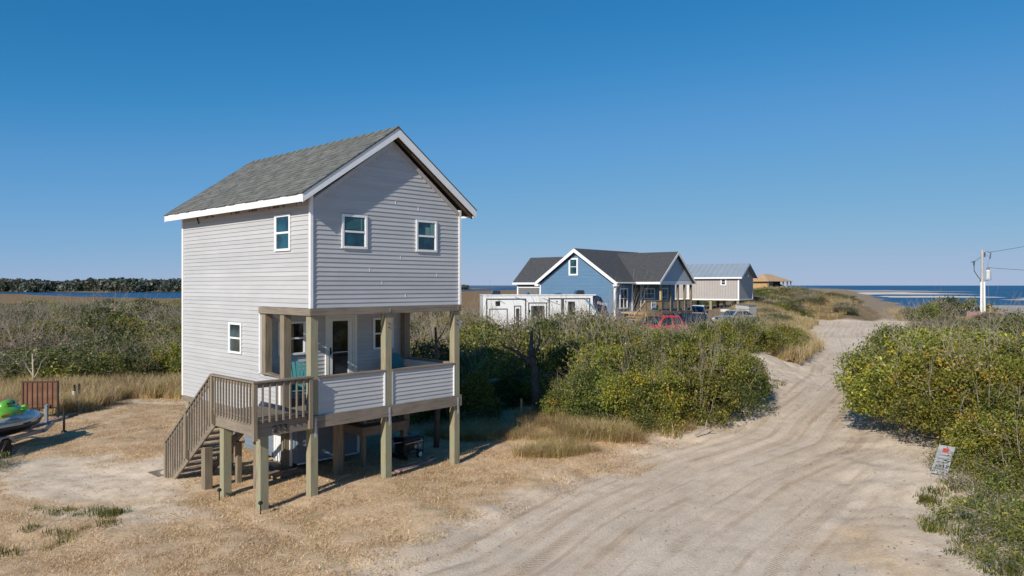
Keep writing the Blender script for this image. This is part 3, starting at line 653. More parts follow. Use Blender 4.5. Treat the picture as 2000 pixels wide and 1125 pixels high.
for k, x, y, sc in [('mid_olive', 10.3, 33.6, .8), ('mid_bright', 11.4, 34.4, .85), ('mid_olive', 9.9, 35.6, 1.1), ('mid_bright', 12.6, 36.2, 0.82), ('mid_bright', 13.4, 38.4, 1.01), ('mid_olive', 11.6, 38.6, 0.94), ('mid_bright', 14.6, 41, 1.05), ('mid_olive', 12.8, 41.8, 1.05), ('mid_olive', 15.8, 43.6, 1.01), ('mid_bright', 13.9, 45, 1.09), ('mid_grey', 17, 46.6, 0.86),
                    ('mid_bright', 10.6, 41.5, 1.01), ('mid_bright', 15.4, 48, 1.09), ('mid_olive', 18, 50, 0.94), ('mid_bright', 11.8, 45.6, 1.01), ('mid_rust', 9.2, 42.8, 0.86), ('mid_grey', 19.6, 53.5, 0.86), ('mid_olive', 17, 53.6, 1.09), ('mid_grey', 20.6, 57.5, 0.70), ('mid_bright', 14, 51, 1.01)]:
    shrub(k, x, y, sc, LB5, GB5, sz=sc*.9)
LB6, GB6 = 'bare twiggy grey brown bush rising from the scrub in front of the blue house', 'bare twiggy bushes before the blue house'
for x, y, sc in [(1, 43, .9), (4, 42, 1.2), (6.6, 43.6, 1.3), (8.8, 45, 1.2), (10.4, 47.5, 1.3), (12.2, 50, 1.2), (-1.8, 44, 1.2), (-4.5, 43, 1.2), (2.6, 46.5, 1.3), (5.5, 47, 1.2)]:
    shrub('bare', x, y, sc, LB6, GB6, name='bare_bush', cat='bush')
for x, y, sc in [(3.6, 28.8, 1.15), (6.2, 30.4, 1.2), (1.4, 31.5, 1.2)]:
    shrub('bare', x, y, sc, 'grey leafless twigs standing up among the middle thicket shrubs', 'leafless shrubs inside the middle thicket', name='bare_bush', cat='bush')
for k, x, y, sc in [('mid_rust', 3.2, 40.6, 1.12), ('mid_grey', 6, 41, 1.12), ('mid_olive', 8.6, 41.6, 1.12), ('mid_rust', .4, 45.6, 1.04), ('mid_olive', -2, 46.5, 1.12), ('mid_rust', -3.4, 48.5, 1.20), ('mid_olive', 3.6, 44.8, 1.12), ('mid_grey', 7.6, 46.2, 1.04),
                    ('mid_olive', 9.6, 48.8, 0.96), ('mid_bright', 11.8, 47.8, 0.96), ('mid_grey', 4.5, 49, 0.96), ('mid_olive', 1.6, 48.6, 1.04), ('mid_bright', 13.6, 54, 0.96), ('mid_rust', 15.6, 57, 0.88), ('mid_olive', 18, 60, 0.96), ('mid_rust', -4.6, 52.5, 1.20), ('mid_olive', -3.2, 55, 1.28)]:
    shrub(k, x, y, sc, 'weathered coastal shrub in the hedge in front of the blue house and camper', 'shrubs in front of the blue house')
shrub('low_green', -13.6, 18.9, .95, 'small green bush at the left edge below the watercraft trailer', None)
shrub('bare', -13.2, 16.4, .45, 'dry leafless twiggy bush on the sand at the left edge', None, name='bare_bush', cat='bush')
for x, y, sc in [(9.0, 13.6, .9), (9.3, 15.0, .8), (9.6, 16.3, .7), (8.6, 12.3, 1.0), (7.9, 11.9, .7), (8.2, 12.7, .9), (9.6, 12.2, 1.0), (9.9, 14.0, 1.0), (8.5, 11.6, .8), (11.0, 15.2, .9), (10.8, 12.8, 1.1), (7.4, 11.3, .6)]:
    shrub('low_green', x, y, sc, 'low sprawling green ground plant on sand in the near right corner', 'low plants in the near right corner', name='ground_plant', cat='plant')

for k, x, y, sc, lab in [('mid_bright', -17.2, 37.5, 1.25, 'rounded yellow green shrub in the left thicket beside the pale dead tree'), ('mid_olive', -24.5, 44, 1.7, 'broad dark green shrub in the left thicket above the gate'), ('mid_olive', -29, 52, 2.0, 'wide dark green shrub far back in the left thicket'),
        ('mid_rust', -26.5, 40, 1.5, 'rust brown shrub at the left of the thicket behind the gate'), ('mid_grey', -20.5, 36.5, 1.4, 'pale grey green shrub in the thicket right above the pipe stand'), ('mid_rust', -20.2, 47, 1.6, 'brown tinted shrub near the pale leafless tree'),
        ('far_olive', -34, 66, 2.0, 'dark rounded shrub crown on the skyline of the left thicket'), ('mid_olive', -15.4, 36, .9, 'small green shrub at the thicket foot near the left house corner'), ('mid_bright', -28.5, 46, 1.4, 'yellow green shrub deep in the left thicket'),
        ('mid_grey', -23.5, 37.5, 1.3, 'grey twiggy shrub behind the white pipe stake'), ('far_olive', -24, 62, 1.9, 'dark green shrub crown standing against the marsh near the house'), ('mid_olive', -19, 42.5, 1.5, 'olive shrub in the middle of the left thicket below the leafless tree'), ('near_olive', -18.6, 34.5, .8, 'low dark green shrub rising from the tall dry grass')]:
    shrub(k, x, y, sc, lab, 'shrubs standing out of the left thicket')
# thickets that read as one mass ------------------------------------
r2 = np.random.default_rng(21)
def thin(p, n, scl):
    return p
p = rnd_in([(-26, 33), (-9, 33.5), (-7, 38), (-10, 75), (-62, 75), (-34, 40), (-30, 34)], 380, r2)
s_ = r2.uniform(.8, 1.7, len(p)) * (.7 + .6*fbm(p[:, 0], p[:, 1], 9, 80, 2))
scatter('coastal_thicket', gz(p, -.1), s_, C_GREY, 'dense grey green coastal thicket behind the yard on the left', 'thicket', zsc=s_*(.62+.36*ss(34, 62, p[:, 1])))
p = rnd_in([(-60, 74), (-9, 74), (-14, 120), (-34, 175), (-120, 165), (-75, 90)], 620, r2)
s_ = r2.uniform(.8, 1.9, len(p)) * (.7 + .6*fbm(p[:, 0], p[:, 1], 20, 84, 2)) * ss(185, 120, p[:, 1])**.4
scatter('far_thicket', gz(p, -.1), s_, C_FAR, 'far scrub running down to the brown marsh', 'thicket', zsc=s_*.78)
p = np.vstack([rnd_in([(-12, 60), (-1, 58), (1, 75), (-4, 110), (-14, 110)], 130, r2), rnd_in([(24, 104), (34, 104), (40, 130), (10, 130), (8, 104)], 120, r2), rnd_in([(24.5, 72), (27, 72), (30, 86), (28.5, 88)], 14, r2),
               rnd_in([(29, 90), (36, 90), (48, 112), (66, 165), (92, 260), (70, 260), (38, 150)], 1300, r2), rnd_in([(41, 90), (52, 112), (60, 140), (50, 140), (40, 98)], 220, r2), rnd_in([(60, 140), (84, 190), (120, 270), (92, 262), (64, 165)], 260, r2)])
p = p[(fbm(p[:, 0], p[:, 1], 9, 90, 3) > .36)]
s_ = r2.uniform(.5, 1.05, len(p))
scatter('dune_scrub', gz(p, -.1), s_, C_FAR, 'low olive scrub covering the big dune left of the far road', 'scrub', zsc=s_*.55)
p = rnd_in([(52, 60), (64, 62), (75, 90), (70, 104), (60, 96), (50, 78)], 150, r2)
scatter('beach_scrub', gz(p, -.1), r2.uniform(.5, 1.1, len(p)), C_FAR, 'low scrub and dry grass behind the beach on the right', 'scrub', zsc=r2.uniform(.3, .6, len(p)))

# far woods over the sound ------------------------------------------
def far_woods():
    r = np.random.default_rng(5); V = []; F = []; T = []
    n = 1500; off = 0
    xs = r.uniform(-620, -60, n)
    for x in xs:
        yb = np.interp(x, [-900, -450, -230, -150, -60], [600, 605, 615, 675, 915]) + r.uniform(0, 60)
        h = r.uniform(6.5, 12.5) * (1 + .15*math.sin(x*.02) + .10*math.sin(x*.071+1)) * (.62 + .38*ss(-120, -330, x)); rad = r.uniform(3.2, 5.5)
        m_ = 70; d = r.normal(size=(m_, 3)); d /= np.linalg.norm(d, axis=1)[:, None]
        P = np.array([x, yb, h*.62 + SEA_Z]) + d*np.array([rad, rad, h*.36])*r.uniform(.8, 1.05, (m_, 1))
        tr_ = r.uniform(0, 1, (26, 1)); P2 = np.array([x, yb, SEA_Z]) + np.hstack([r.normal(size=(26, 2))*rad*.6, tr_*h*.45])
        P = np.vstack([P, P2]); c0 = np.array([.10, .12, .095]) * r.uniform(.65, 1.45) + (np.array([.03, .015, 0]) if r.uniform() < .25 else 0)
        v, f, t = leaves(P, 2.3, np.tile(c0, (len(P), 1))*r.uniform(.7, 1.3, (len(P), 1)), r, .5, .8)
        V.append(v); F.append(f + off); T.append(t); off += len(v)
    me = npmesh('far_woods', np.vstack(V), np.vstack(F), {'tint': np.vstack(T)}); 
    link('far_woods', me, None, M_LEAF, 'low dark pine and oak woods lining the far shore of the sound', 'woods', None, 'stuff')
far_woods()

# ------------------------------------------------------------------ the stilt house
YAW = R(46.46)
HW, HL, PD = 4.40, 6.68, 2.19
house = thing('stilt_house', (-4.376, 16.026, 0), YAW, 'narrow two storey light grey stilt house with porch and shingle roof', 'house')
CSE = .1016                    # siding exposure
ZS, ZE = 4.22, 6.62            # underside of the upper storey, wall top
def siding(wall, plane, off, out, a0, a1, z0, z1, holes=(), top=None, course=CSE, mat=M_SIDE, name='siding_board', joints=True):
    """lapped boards on a wall. plane 'x': wall in x at y=off, outward sign out; plane 'y': wall in y at x=off. top(z)->(a0,a1) limits"""
    z = z0; k = 0
    while z < z1 - .01:
        zt = min(z + course, z1); mb = MB(); lo, hi = a0, a1
        if top: lo, hi = top(zt); lo = max(lo, a0); hi = min(hi, a1)
        if hi - lo < .05: break
        cuts = sorted([h for h in holes if h[3] > z + .004 and h[2] < zt - .004])
        def seg(x0, x1, za, zb):
            if x1 - x0 < .01 or zb - za < .006: return
            mb = MB()
            def d(zz): t = (zz - z)/course; return .017*max(0, 1-t)**1.15 + .002 if zz > z+1e-5 else .0165
            pr = [(za, 0), (za, d(za)), (za + min(.004, (zb-za)*.3), d(za)+.001)] 
            zm = za + (zb-za)*.55; pr += [(zm, d(zm)*.9), (zb, d(zb)), (zb, 0)]
            if plane == 'x': mb.prism([(off + out*q, zz) for zz, q in pr], 0, x0, x1)
            else: mb.prism([(off + out*q, zz) for zz, q in pr], 1, x0, x1)
            mb.build(name, mat, wall)
        xs = lo
        for (h0, h1, hz0, hz1) in cuts:
            h0c, h1c = max(h0, lo), min(h1, hi)
            seg(xs, h0c, z, zt)
            if hz0 > z + .004: seg(h0c, h1c, z, hz0)
            if hz1 < zt - .004: seg(h0c, h1c, hz1, zt)
            xs = max(xs, h1c)
        seg(xs, hi, z, zt)
        z += course; k += 1
# prism orientation for axis 1 is (x, z): wrap so that profile is (x,z)
def window(parent, plane, off, out, a0, a1, z0, z1, fr=.055, rail=True, mat=M_GLASS, cols=1, blind=False, dep=.03, trim=M_TRIM):
    def bx(mb, x0, x1, q0, q1, za, zb):
        y0, y1 = sorted((off + out*q0, off + out*q1))
        return mb.box(x0, x1, y0, y1, za, zb) if plane == 'x' else mb.box(y0, y1, x0, x1, za, zb)
    f = MB(); bx(f, a0, a0+fr, 0, dep, z0, z1); bx(f, a1-fr, a1, 0, dep, z0, z1); bx(f, a0+fr, a1-fr, 0, dep-.002, z1-fr, z1); bx(f, a0+fr, a1-fr, 0, dep+.004, z0, z0+fr)
    w_ = f.build('window', trim, parent, .003)
    zm = (z0+z1)/2
    if rail: bx(MB(), a0+fr, a1-fr, 0, dep*.7, zm-.022, zm+.022).build('sash_rail', trim, w_)
    cw = (a1-a0-2*fr)/cols
    for c_ in range(cols):
        x0 = a0+fr+c_*cw; x1 = x0+cw
        if c_: bx(MB(), x0-.02, x0+.02, 0, dep*.75, z0+fr, z1-fr).build('mullion', trim, w_)
        for za, zb, q in (((z0+fr, zm, .004), (zm, z1-fr, .010)) if rail else ((z0+fr, z1-fr, .006),)):
            bx(MB(), x0+.004, x1-.004, -.004, q, za+.004, zb-.004).build('pane', mat, w_)
    # inner sash edges
    for za, zb in ((z0+fr, zm), (zm, z1-fr)) if rail else ((z0+fr, z1-fr),):
        bx(MB(), a0+fr, a0+fr+.02, 0, dep*.6, za, zb).build('sash', trim, w_); bx(MB(), a1-fr-.02, a1-fr, 0, dep*.6, za, zb).build('sash', trim, w_)
    return w_

# --- upper storey, front gable
RZ, SL = 8.43, None
uC = HW/2
W1 = (.782, 1.475, 5.554, 6.331); W2 = (2.915, 3.592, 5.551, 6.336)
ZR_IN = 8.12                   # ridge of the wall under the roof
tanp = (ZR_IN - ZE) / uC
mb = MB().add([(.01, .02, ZS), (HW-.01, .02, ZS), (HW-.01, .02, ZE), (uC, .02, ZR_IN), (.01, .02, ZE), (.01, .14, ZS), (HW-.01, .14, ZS), (HW-.01, .14, ZE), (uC, .14, ZR_IN), (.01, .14, ZE)],
              [(0,1,2,3,4), (9,8,7,6,5), (0,5,6,1), (1,6,7,2), (2,7,8,3), (3,8,9,4), (4,9,5,0)])
wf = mb.build('wall', M_SIDE, house, label='front gable wall with two windows')
def gtop(z): 
    if z < ZE: return (.05, HW-.05)
    d = (z - ZE)/tanp; return (.05+d, HW-.05-d)
siding(wf, 'x', .02, -1, .05, HW-.05, ZS, ZR_IN-.05, [W1, W2], gtop)
window(wf, 'x', .005, -1, *W1, blind=True); window(wf, 'x', .005, -1, *W2)
M_BLIND = plain('blind_teal', (.05, .16, .17), .35); M_BLINDL = plain('curtain_pale', (.16, .28, .27), .4)
for k in range(9): box('blind_slat', M_BLIND, wf, .86, 1.38, -.0075, -.0062, 6.0+k*.028, 6.016+k*.028)
box('curtain_edge', M_BLINDL, wf, 1.30, 1.325, -.0082, -.0076, 5.97, 6.26); box('curtain_edge', M_BLINDL, wf, 3.22, 3.36, -.0075, -.006, 5.98, 6.16); box('curtain_edge', M_BLINDL, wf, 3.38, 3.50, -.0075, -.006, 5.97, 6.26)
# blinds seen in the upper sashes are left to the glass; vertical lap joints of the siding
for u_, z_ in ((1.55, 5.03), (2.45, 5.34), (3.25, 5.95), (2.3, 6.66), (3.0, 6.56), (1.9, 4.73), (1.2, 7.27), (2.6, 4.42), (3.6, 4.93)):
    box('lap_joint', M_TRIM, wf, u_, u_+.0025, -.0008, .006, z_+.004, z_+.092)

# --- side wall (faces the camera's left), with the porch opening
WS1 = (.844, 1.543, 5.501, 6.337); WS2 = (3.176, 3.863, 3.016, 3.789)
ZB = 1.66
mb = MB(); mb.box(.02, .14, .14, PD, ZS, ZE); mb.box(.02, .14, PD, HL-.01, ZB, ZE)
ws = mb.build('wall', M_SIDE, house, label='long side wall facing the yard')
siding(ws, 'y', .02, -1, .05, HL-.05, ZS, ZE+.02, [WS1])
siding(ws, 'y', .02, -1, PD+.10, HL-.05, ZB+.0, ZS-.004, [WS2], course=(ZS-ZB)/25)
window(ws, 'y', .005, -1, *WS1); window(ws, 'y', .005, -1, *WS2)
# house wrap strip showing under the eave
M_WRAP = plain('house_wrap', (.40, .37, .36), .7, var=.1)
wr = box('house_wrap', M_WRAP, ws, -.003, .004, .6, HL-.9, 6.49, 6.72)
for v_, wd in ((1.1, .10), (1.35, .3), (1.8, .08), (2.4, .25), (2.75, .06), (3.3, .22), (3.7, .05)):
    for k in range(int(wd/.05)): box('print_mark', M_BLACK, wr, -.0065, -.0035, v_+k*.06, v_+k*.06+.035, 6.50+.01*(k % 2), 6.555)
mb = MB(); mb.bar((-.008, 4.7, 6.5), (-.008, 4.95, 6.58), .006, .02); mb.bar((-.008, 4.95, 6.58), (-.008, 5.2, 6.5), .006, .02); mb.build('print_mark', M_BLACK, wr)
MB().bar((-.008, 5.62, 6.38), (-.008, 5.75, 6.62), .01, .05).build('torn_flap', M_BLACK, wr)
# rear and far side walls
mb = MB().add([(.01, HL, ZB), (HW-.01, HL, ZB), (HW-.01, HL, ZE), (uC, HL, ZR_IN), (.01, HL, ZE), (.01, HL-.12, ZB), (HW-.01, HL-.12, ZB), (HW-.01, HL-.12, ZE), (uC, HL-.12, ZR_IN), (.01, HL-.12, ZE)],
              [(4,3,2,1,0), (5,6,7,8,9), (0,1,6,5), (1,2,7,6), (2,3,8,7), (3,4,9,8), (4,0,5,9)])
wb = mb.build('wall', M_SIDE, house)
mb = MB(); mb.box(HW-.14, HW-.02, .14, PD, ZS, ZE); mb.box(HW-.14, HW-.02, PD, HL-.12, ZB, ZE); wr_ = mb.build('wall', M_SIDE, house)
siding(wr_, 'y', HW-.02, 1, .05, HL-.05, ZS, ZE)
# --- recessed porch wall with door and two windows
DO = (1.74, 2.70, 1.90, 3.95); WP1 = (.42, 1.19, 3.0, 3.83); WP2 = (3.211, 3.896, 2.985, 3.841)
wp = box('wall', M_SIDE, house, .14, HW-.14, PD+.02, PD+.14, 1.88, ZS-.01, label='recessed porch wall with the entrance')
siding(wp, 'x', PD+.02, -1, .05, HW-.13, 1.90, ZS-.02, [DO, WP1, WP2])
window(wp, 'x', PD+.005, -1, *WP1, mat=M_GLASSD); window(wp, 'x', PD+.005, -1, *WP2, mat=M_GLASSD)
M_DOOR = plain('door_cream', (.78, .76, .70), .45, var=.05)
dr = MB(); yq = PD
dr.box(1.84, 1.95, yq-.02, yq+.03, 1.92, 3.88); dr.box(2.42, 2.55, yq-.02, yq+.03, 1.92, 3.88); dr.box(1.95, 2.42, yq-.018, yq+.03, 3.80, 3.88); dr.box(1.95, 2.42, yq-.018, yq+.03, 1.92, 2.2)
d_ = dr.build('door', M_DOOR, house, .004)
box('pane', M_GLASSD, d_, 1.952, 2.418, yq+.0, yq+.02, 2.2, 3.80); box('glass_bar', M_DOOR, d_, 1.952, 2.418, yq-.006, yq+.01, 2.98, 3.0)
MB().box(1.865, 1.905, yq-.035, yq-.021, 2.93, 3.12).box(1.87, 1.99, yq-.075, yq-.058, 3.0, 3.025).tube([(1.885, yq-.03, 3.012), (1.885, yq-.07, 3.012)], .012, 6).build('handle', M_BLACK, d_)
cs = MB(); cs.box(1.74, 1.835, yq-.03, yq+.03, 1.9, 3.95); cs.box(2.555, 2.60, yq-.03, yq+.03, 1.9, 3.95); cs.box(2.61, 2.70, yq-.025, yq+.03, 1.9, 3.95); cs.box(1.835, 2.555, yq-.032, yq+.03, 3.885, 3.952)
cs.build('door_frame', M_DOOR, house, .004)
# --- white corner posts and J trims
tr = lambda *b: box('corner_trim', M_TRIM, house, *b, bevel=.003)
tr(-.018, .055, -.018, .055, ZS-.03, ZE+.12); tr(HW-.055, HW+.018, -.018, .055, ZS, ZE+.05); tr(-.018, .055, HL-.055, HL+.018, ZB-.01, ZE+.05); tr(HW-.055, HW+.018, HL-.055, HL+.018, ZB, ZE+.05)
tr(-.012, .03, PD+.055, PD+.10, 2.62, 4.215)
tr(-.016, .05, 1.27, 1.34, 1.70, 2.56); tr(HW-.13, HW-.09, PD-.03, PD+.02, 1.9, ZS-.02); tr(.03, .085, PD-.03, PD+.02, 1.9, ZS-.02)
# --- porch low walls
def lowwall(plane, off, out, a0, a1, z0, z1, cap=True, lab=None):
    t = .09
    b = (a0, a1, off+.002, off+t, z0, z1) if plane == 'x' else ((off+.002, off+t, a0, a1, z0, z1) if out < 0 else (off-t, off-.002, a0, a1, z0, z1))
    w_ = box('low_wall', M_TRIM, house, *b, label=lab)
    siding(w_, plane, off+.002 if out < 0 else off-.002, out, a0, a1, z0, z1, course=.0975)
    return w_
lw = lowwall('x', .035, -1, .19, 2.0, 1.865, 2.665); box('cap_board', M_BX, lw, .19, 2.0, -.01, .15, 2.67, 2.715, bevel=.004)
lw = lowwall('x', .035, -1, 2.19, 4.2, 1.865, 2.665); box('cap_board', M_BX, lw, 2.19, 4.21, -.01, .15, 2.67, 2.715, bevel=.004)
for u_ in (1.965, 4.17): box('edge_trim', M_TRIM, house, u_, u_+.035, -.004, .055, 1.868, 2.662)
for u_ in (.19, 2.19): box('edge_trim', M_SIDE, house, u_, u_+.035, .0, .05, 1.868, 2.662)
lw = lowwall('y', HW-.035, 1, .19, PD, 1.865, 2.665); box('cap_board', M_BY, lw, HW-.15, HW+.01, .2, PD-.02, 2.67, 2.715, bevel=.004)
lw = lowwall('y', .0, -1, 1.33, PD+.1, 1.66, 2.575); MB().bar((.06, 1.31, 2.60), (.06, PD-.02, 2.655), .15, .04).build('cap_board', M_BY, lw)
# --- porch floor and ceiling
for k in range(15):
    v_ = .05 + k*.145
    box('deck_plank', M_BX, house, .03, HW-.1, v_, v_+.138, 1.88, 1.918)
box('porch_ceiling', M_TRIM, house, .15, HW-.15, .145, PD, 4.222, 4.245)
box('porch_light', plain('lamp_white', (.7, .68, .6), .4), house, .28, .5, 1.5, 1.62, 4.10, 4.20, bevel=.02)
# --- posts
ZPT = 4.045
def post(u0, v0, z0, z1, mat=M_POSTZ, s=.187, lab=None, name='post'):
    return box(name, mat, house, u0, u0+s, v0, v0+s, z0, z1, bevel=.006, label=lab)
for u_ in (0, 2.0, 4.19): post(u_, .003, -.4, 4.05)
post(1.5, 1.28, -.4, 1.6, M_POSTG); post(4.15, 2.02, -.5, 1.6, M_POSTG)
post(.0, 6.3, -.4, 1.5); post(2.1, 6.3, -.4, 1.5, M_POSTG); post(4.15, 6.3, -.4, 1.5, M_POSTG); post(-.02, 3.95, -.3, 1.5, M_POSTG); post(1.0, 2.9, -.3, 1.6, M_POSTG)
post(-.005, 1.13, 1.9, 4.05, M_POSTG); post(-.0, 2.0, 2.6, 4.05, M_POSTG, .185); post(4.15, 2.0, 2.7, 4.05, M_POSTG); post(2.02, 2.3-.1, 0, 1.6, M_POSTG) if False else None
# --- beams
def beam(mat, *b, lab=None): return box('beam', mat, house, *b, bevel=.004, label=lab)
beam(M_BX, -.04, HW+.01, -.042, -.001, 4.055, 4.215); beam(M_BX, .0, HW, .19, .23, 4.055, 4.21)
beam(M_BY, -.042, -.002, -.0, PD+.06, 4.055, 4.212); beam(M_BY, HW-.03, HW+.01, .0, PD, 4.055, 4.212)
beam(M_BX, .0, HW+.01, -.045, -.003, 1.60, 1.872); beam(M_BX, .19, HW, .195, .235, 1.60, 1.87)
beam(M_BY, HW-.03, HW+.012, .0, HL, 1.58, 1.66); beam(M_BY, .0, .04, PD+.1, HL, 1.50, 1.655); beam(M_BX, .04, HW, HL-.06, HL-.02, 1.5, 1.655); beam(M_BX, .2, HW-.05, 1.9, 1.98, 1.60, 1.86)
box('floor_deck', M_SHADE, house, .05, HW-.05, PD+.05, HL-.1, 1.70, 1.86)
for k in range(10):
    u_ = .3 + k*.42; box('floor_joist', M_BY, house, u_, u_+.045, .24, HL-.08, 1.66, 1.695 if False else 1.70) if k % 2 == 0 else None
# bolt plates
for u_ in (.065, 2.06, 4.25):
    pl = box('bolt_plate', M_STEEL, house, u_, u_+.055, -.053, -.046, 1.40, 1.83, bevel=.002)
    for z_ in (1.44, 1.50, 1.74, 1.79): MB().tube([(u_+.028, -.052, z_), (u_+.028, -.066, z_)], .013, 6).build('bolt', M_STEEL, pl)
for u_ in (2.08, 4.26):
    for z_ in (4.16, 4.11, 3.82, 3.72): MB().tube([(u_+.02, -.0+(-.042 if z_ > 4 else 0), z_), (u_+.02, -.015+(-.042 if z_ > 4 else 0), z_)], .014, 6).build('bolt', M_STEEL if z_ > 4 else M_BLACK, house)
fl = MB().box(4.38, 4.44, .05, .1, 3.60, 3.66).box(4.40, 4.5, .04, .06, 3.74, 3.80).box(4.40, 4.48, .07, .09, 3.66, 3.72).build('flood_light', M_TRIM, house)
# --- landing, rails, steps
LU = -1.25
beam(M_BX, LU-.04, -.0-.001, -.045, -.003, 1.60, 1.88, lab=None)
beam(M_BY, LU-.042, LU, -.0, 1.84, 1.61, 1.87); beam(M_BX, LU, -.01, 1.80, 1.84, 1.62, 1.86)
for k in range(13):
    v_ = -.04 + k*.146; box('deck_plank', M_BX, house, LU-.05, -.005, v_, v_+.139, 1.885, 1.923)
def gp(u0, v0, z0, z1, s=.09): return box('guard_post', M_POSTG, house, u0, u0+s, v0, v0+s, z0, z1, bevel=.004)
gp(LU-.135, -.138, 1.55, 2.72); gp(LU-.135, 1.79, 1.66, 2.72); gp(-.105, -.135, 1.62, 2.72, .085)
post(LU+.08, -.0, -.4, 1.6); post(LU+.06, 1.62, -.3, 1.62); post(LU+.03, 2.5, -.3, 1.0, M_POSTG); post(-.42, 1.65, -.3, 1.6, M_POSTG, .12); post(-.42, 2.55, -.3, 1.0, M_POSTG, .12)
UR = LU-.09
box('handrail', M_BY, house, UR-.055, UR+.06, -.15, 1.88, 2.722, 2.76, bevel=.004); box('handrail', M_BX, house, UR+.062, .0, -.15, -.035, 2.722, 2.76, bevel=.004)
box('rail_board', M_BY, house, UR+.0, UR+.036, -.045, 1.79, 2.62, 2.718); box('rail_board', M_BX, house, LU-.04, -.02, -.092, -.056, 2.62, 2.718)
box('rail_board', M_BY, house, UR+.002, UR+.034, -.045, 1.79, 1.96, 2.02); box('rail_board', M_BX, house, LU-.04, -.02, -.09, -.058, 1.96, 2.02)
for k in range(13):
    v_ = .05 + k*.134; box('baluster', M_BZ, house, UR-.034, UR-.001, v_, v_+.033, 1.88, 2.70)
for k in range(7):
    u_ = LU+.06 + k*.155; box('baluster', M_BZ, house, u_, u_+.033, -.127, -.093, 1.90, 2.70)
# steps: run along +v, down to the ground
SV0, SV1, SZ0, SZ1 = 1.84, 4.38, 1.90, -.06
n_st = 10
slope = (SZ1 - SZ0) / (SV1 - SV0)
for u_ in (LU-.02, -.36):
    MB().bar((u_, SV0-.12, SZ0-.15-.12*slope*-1*-1), (u_, SV1+.02, SZ1-.08+.04), .042, .27).build('stringer', M_BY, house)
for k in range(n_st):
    t = (k+.6)/n_st; v_ = SV0 + (SV1-SV0)*t; z_ = SZ0 + (SZ1-SZ0)*(k+1)/(n_st+.4)
    box('tread', M_BX, house, LU, -.38, v_-.13, v_+.0, z_-.03, z_+.008); box('tread', M_BX, house, LU, -.38, v_+.008, v_+.135, z_-.03, z_+.008)
gp(UR-.045, 3.16, .66, 1.84); gp(UR-.045, 4.33, -.15, .88)
def rail_z(v): return 2.74 + (v-1.84)*(.86-2.74)/(4.38-1.84)
MB().bar((UR-.0, 1.84, 2.752), (UR-.0, 4.44, rail_z(4.44)+.01), .10, .038).build('handrail', M_BY, house)
MB().bar((UR+.01, 1.88, rail_z(1.88)-.07), (UR+.01, 4.34, rail_z(4.34)-.07), .034, .085).build('rail_board', M_BY, house)
for k in range(18):
    v_ = 1.93 + k*.134
    if abs(v_-3.19) < .06: continue
    box('baluster', M_BZ, house, UR-.036, UR-.002, v_, v_+.033, rail_z(v_)-.98, rail_z(v_)-.035)
# bottom pad of pale planks at the foot
pad = thing('foot_board', (-8.62, 18.15, .0), YAW, 'weathered grey boards laid on the sand at the foot of the steps', 'boards')
for k in range(4): box('plank', M_BX, pad, -.1, .55, k*.17, k*.17+.13, .0, .035)
# 273 on the rim board (front face at v=-.045)
def stroke(name, pts, parent, wd=.022):
    mb = MB()
    for a, b in zip(pts[:-1], pts[1:]): mb.bar(a, b, .008, wd, (0, 1, 0)) if False else mb.tube([a, b], wd*.5, 6)
    return mb.build(name, M_BLACK, parent)
def digit(ch, u0, z0, h, wd):
    shp = {'2': [(0, .78), (.1, .95), (.4, 1), (.8, .93), (.92, .72), (.8, .5), (.3, .2), (0, 0), (1, 0)], '7': [(0, 1), (1, 1), (.6, .5), (.4, 0)],
           '3': [(.05, .85), (.3, 1), (.75, .97), (.92, .76), (.7, .56), (.35, .54), (.75, .5), (1, .28), (.8, .05), (.4, 0), (.02, .14)]}[ch]
    stroke('house_number', [(u0+a*wd, -.052, z0+b*h) for a, b in shp], house)
digit('2', -.905, 1.665, .125, .085); digit('7', -.78, 1.665, .125, .075); digit('3', -.67, 1.665, .125, .08)
# --- roof
OL, OF, OB = .34, .22, .36
ROOF_RISE = 8.47; EAVE_U = -OL
ze_top = 6.69                                          # top of the shingles at the eave edge
sl = (ROOF_RISE - ze_top) / (uC + OL)
roof = MB()
for sgn in (0, 1):
    def X(u): return u if sgn == 0 else HW - u
    th = .11
    pr = [(X(-OL+.02), ze_top-.03), (uC, ROOF_RISE-.03), (uC, ROOF_RISE-.03-th), (X(-OL+.02), ze_top-.03-th)]
    roof.prism(pr, 1, -OF+.02, HL+OB-.02)
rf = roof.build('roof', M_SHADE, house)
M_SHG, N, L, B = nmat('shingles')
at = N.new('ShaderNodeAttribute'); at.attribute_name = 'tint'; v = coords(N, L)
g = noise(N, L, 90, 3, .8, v); g2 = noise(N, L, 1.1, 4, .6, v)
c = mix(N, L, .8, at.outputs[0], ramp(N, L, g, [(.3, (.6, .6, .6)), (.7, (1.25, 1.25, 1.25))]), 'MULTIPLY')
c = mix(N, L, .6, c, ramp(N, L, g2, [(.3, (.86, .88, .84)), (.7, (1.05, 1.03, 1.02))]), 'MULTIPLY')
L.new(c, B.inputs['Base Color']); B.inputs['Roughness'].default_value = .95; bump(N, L, g, .5, .004, B)
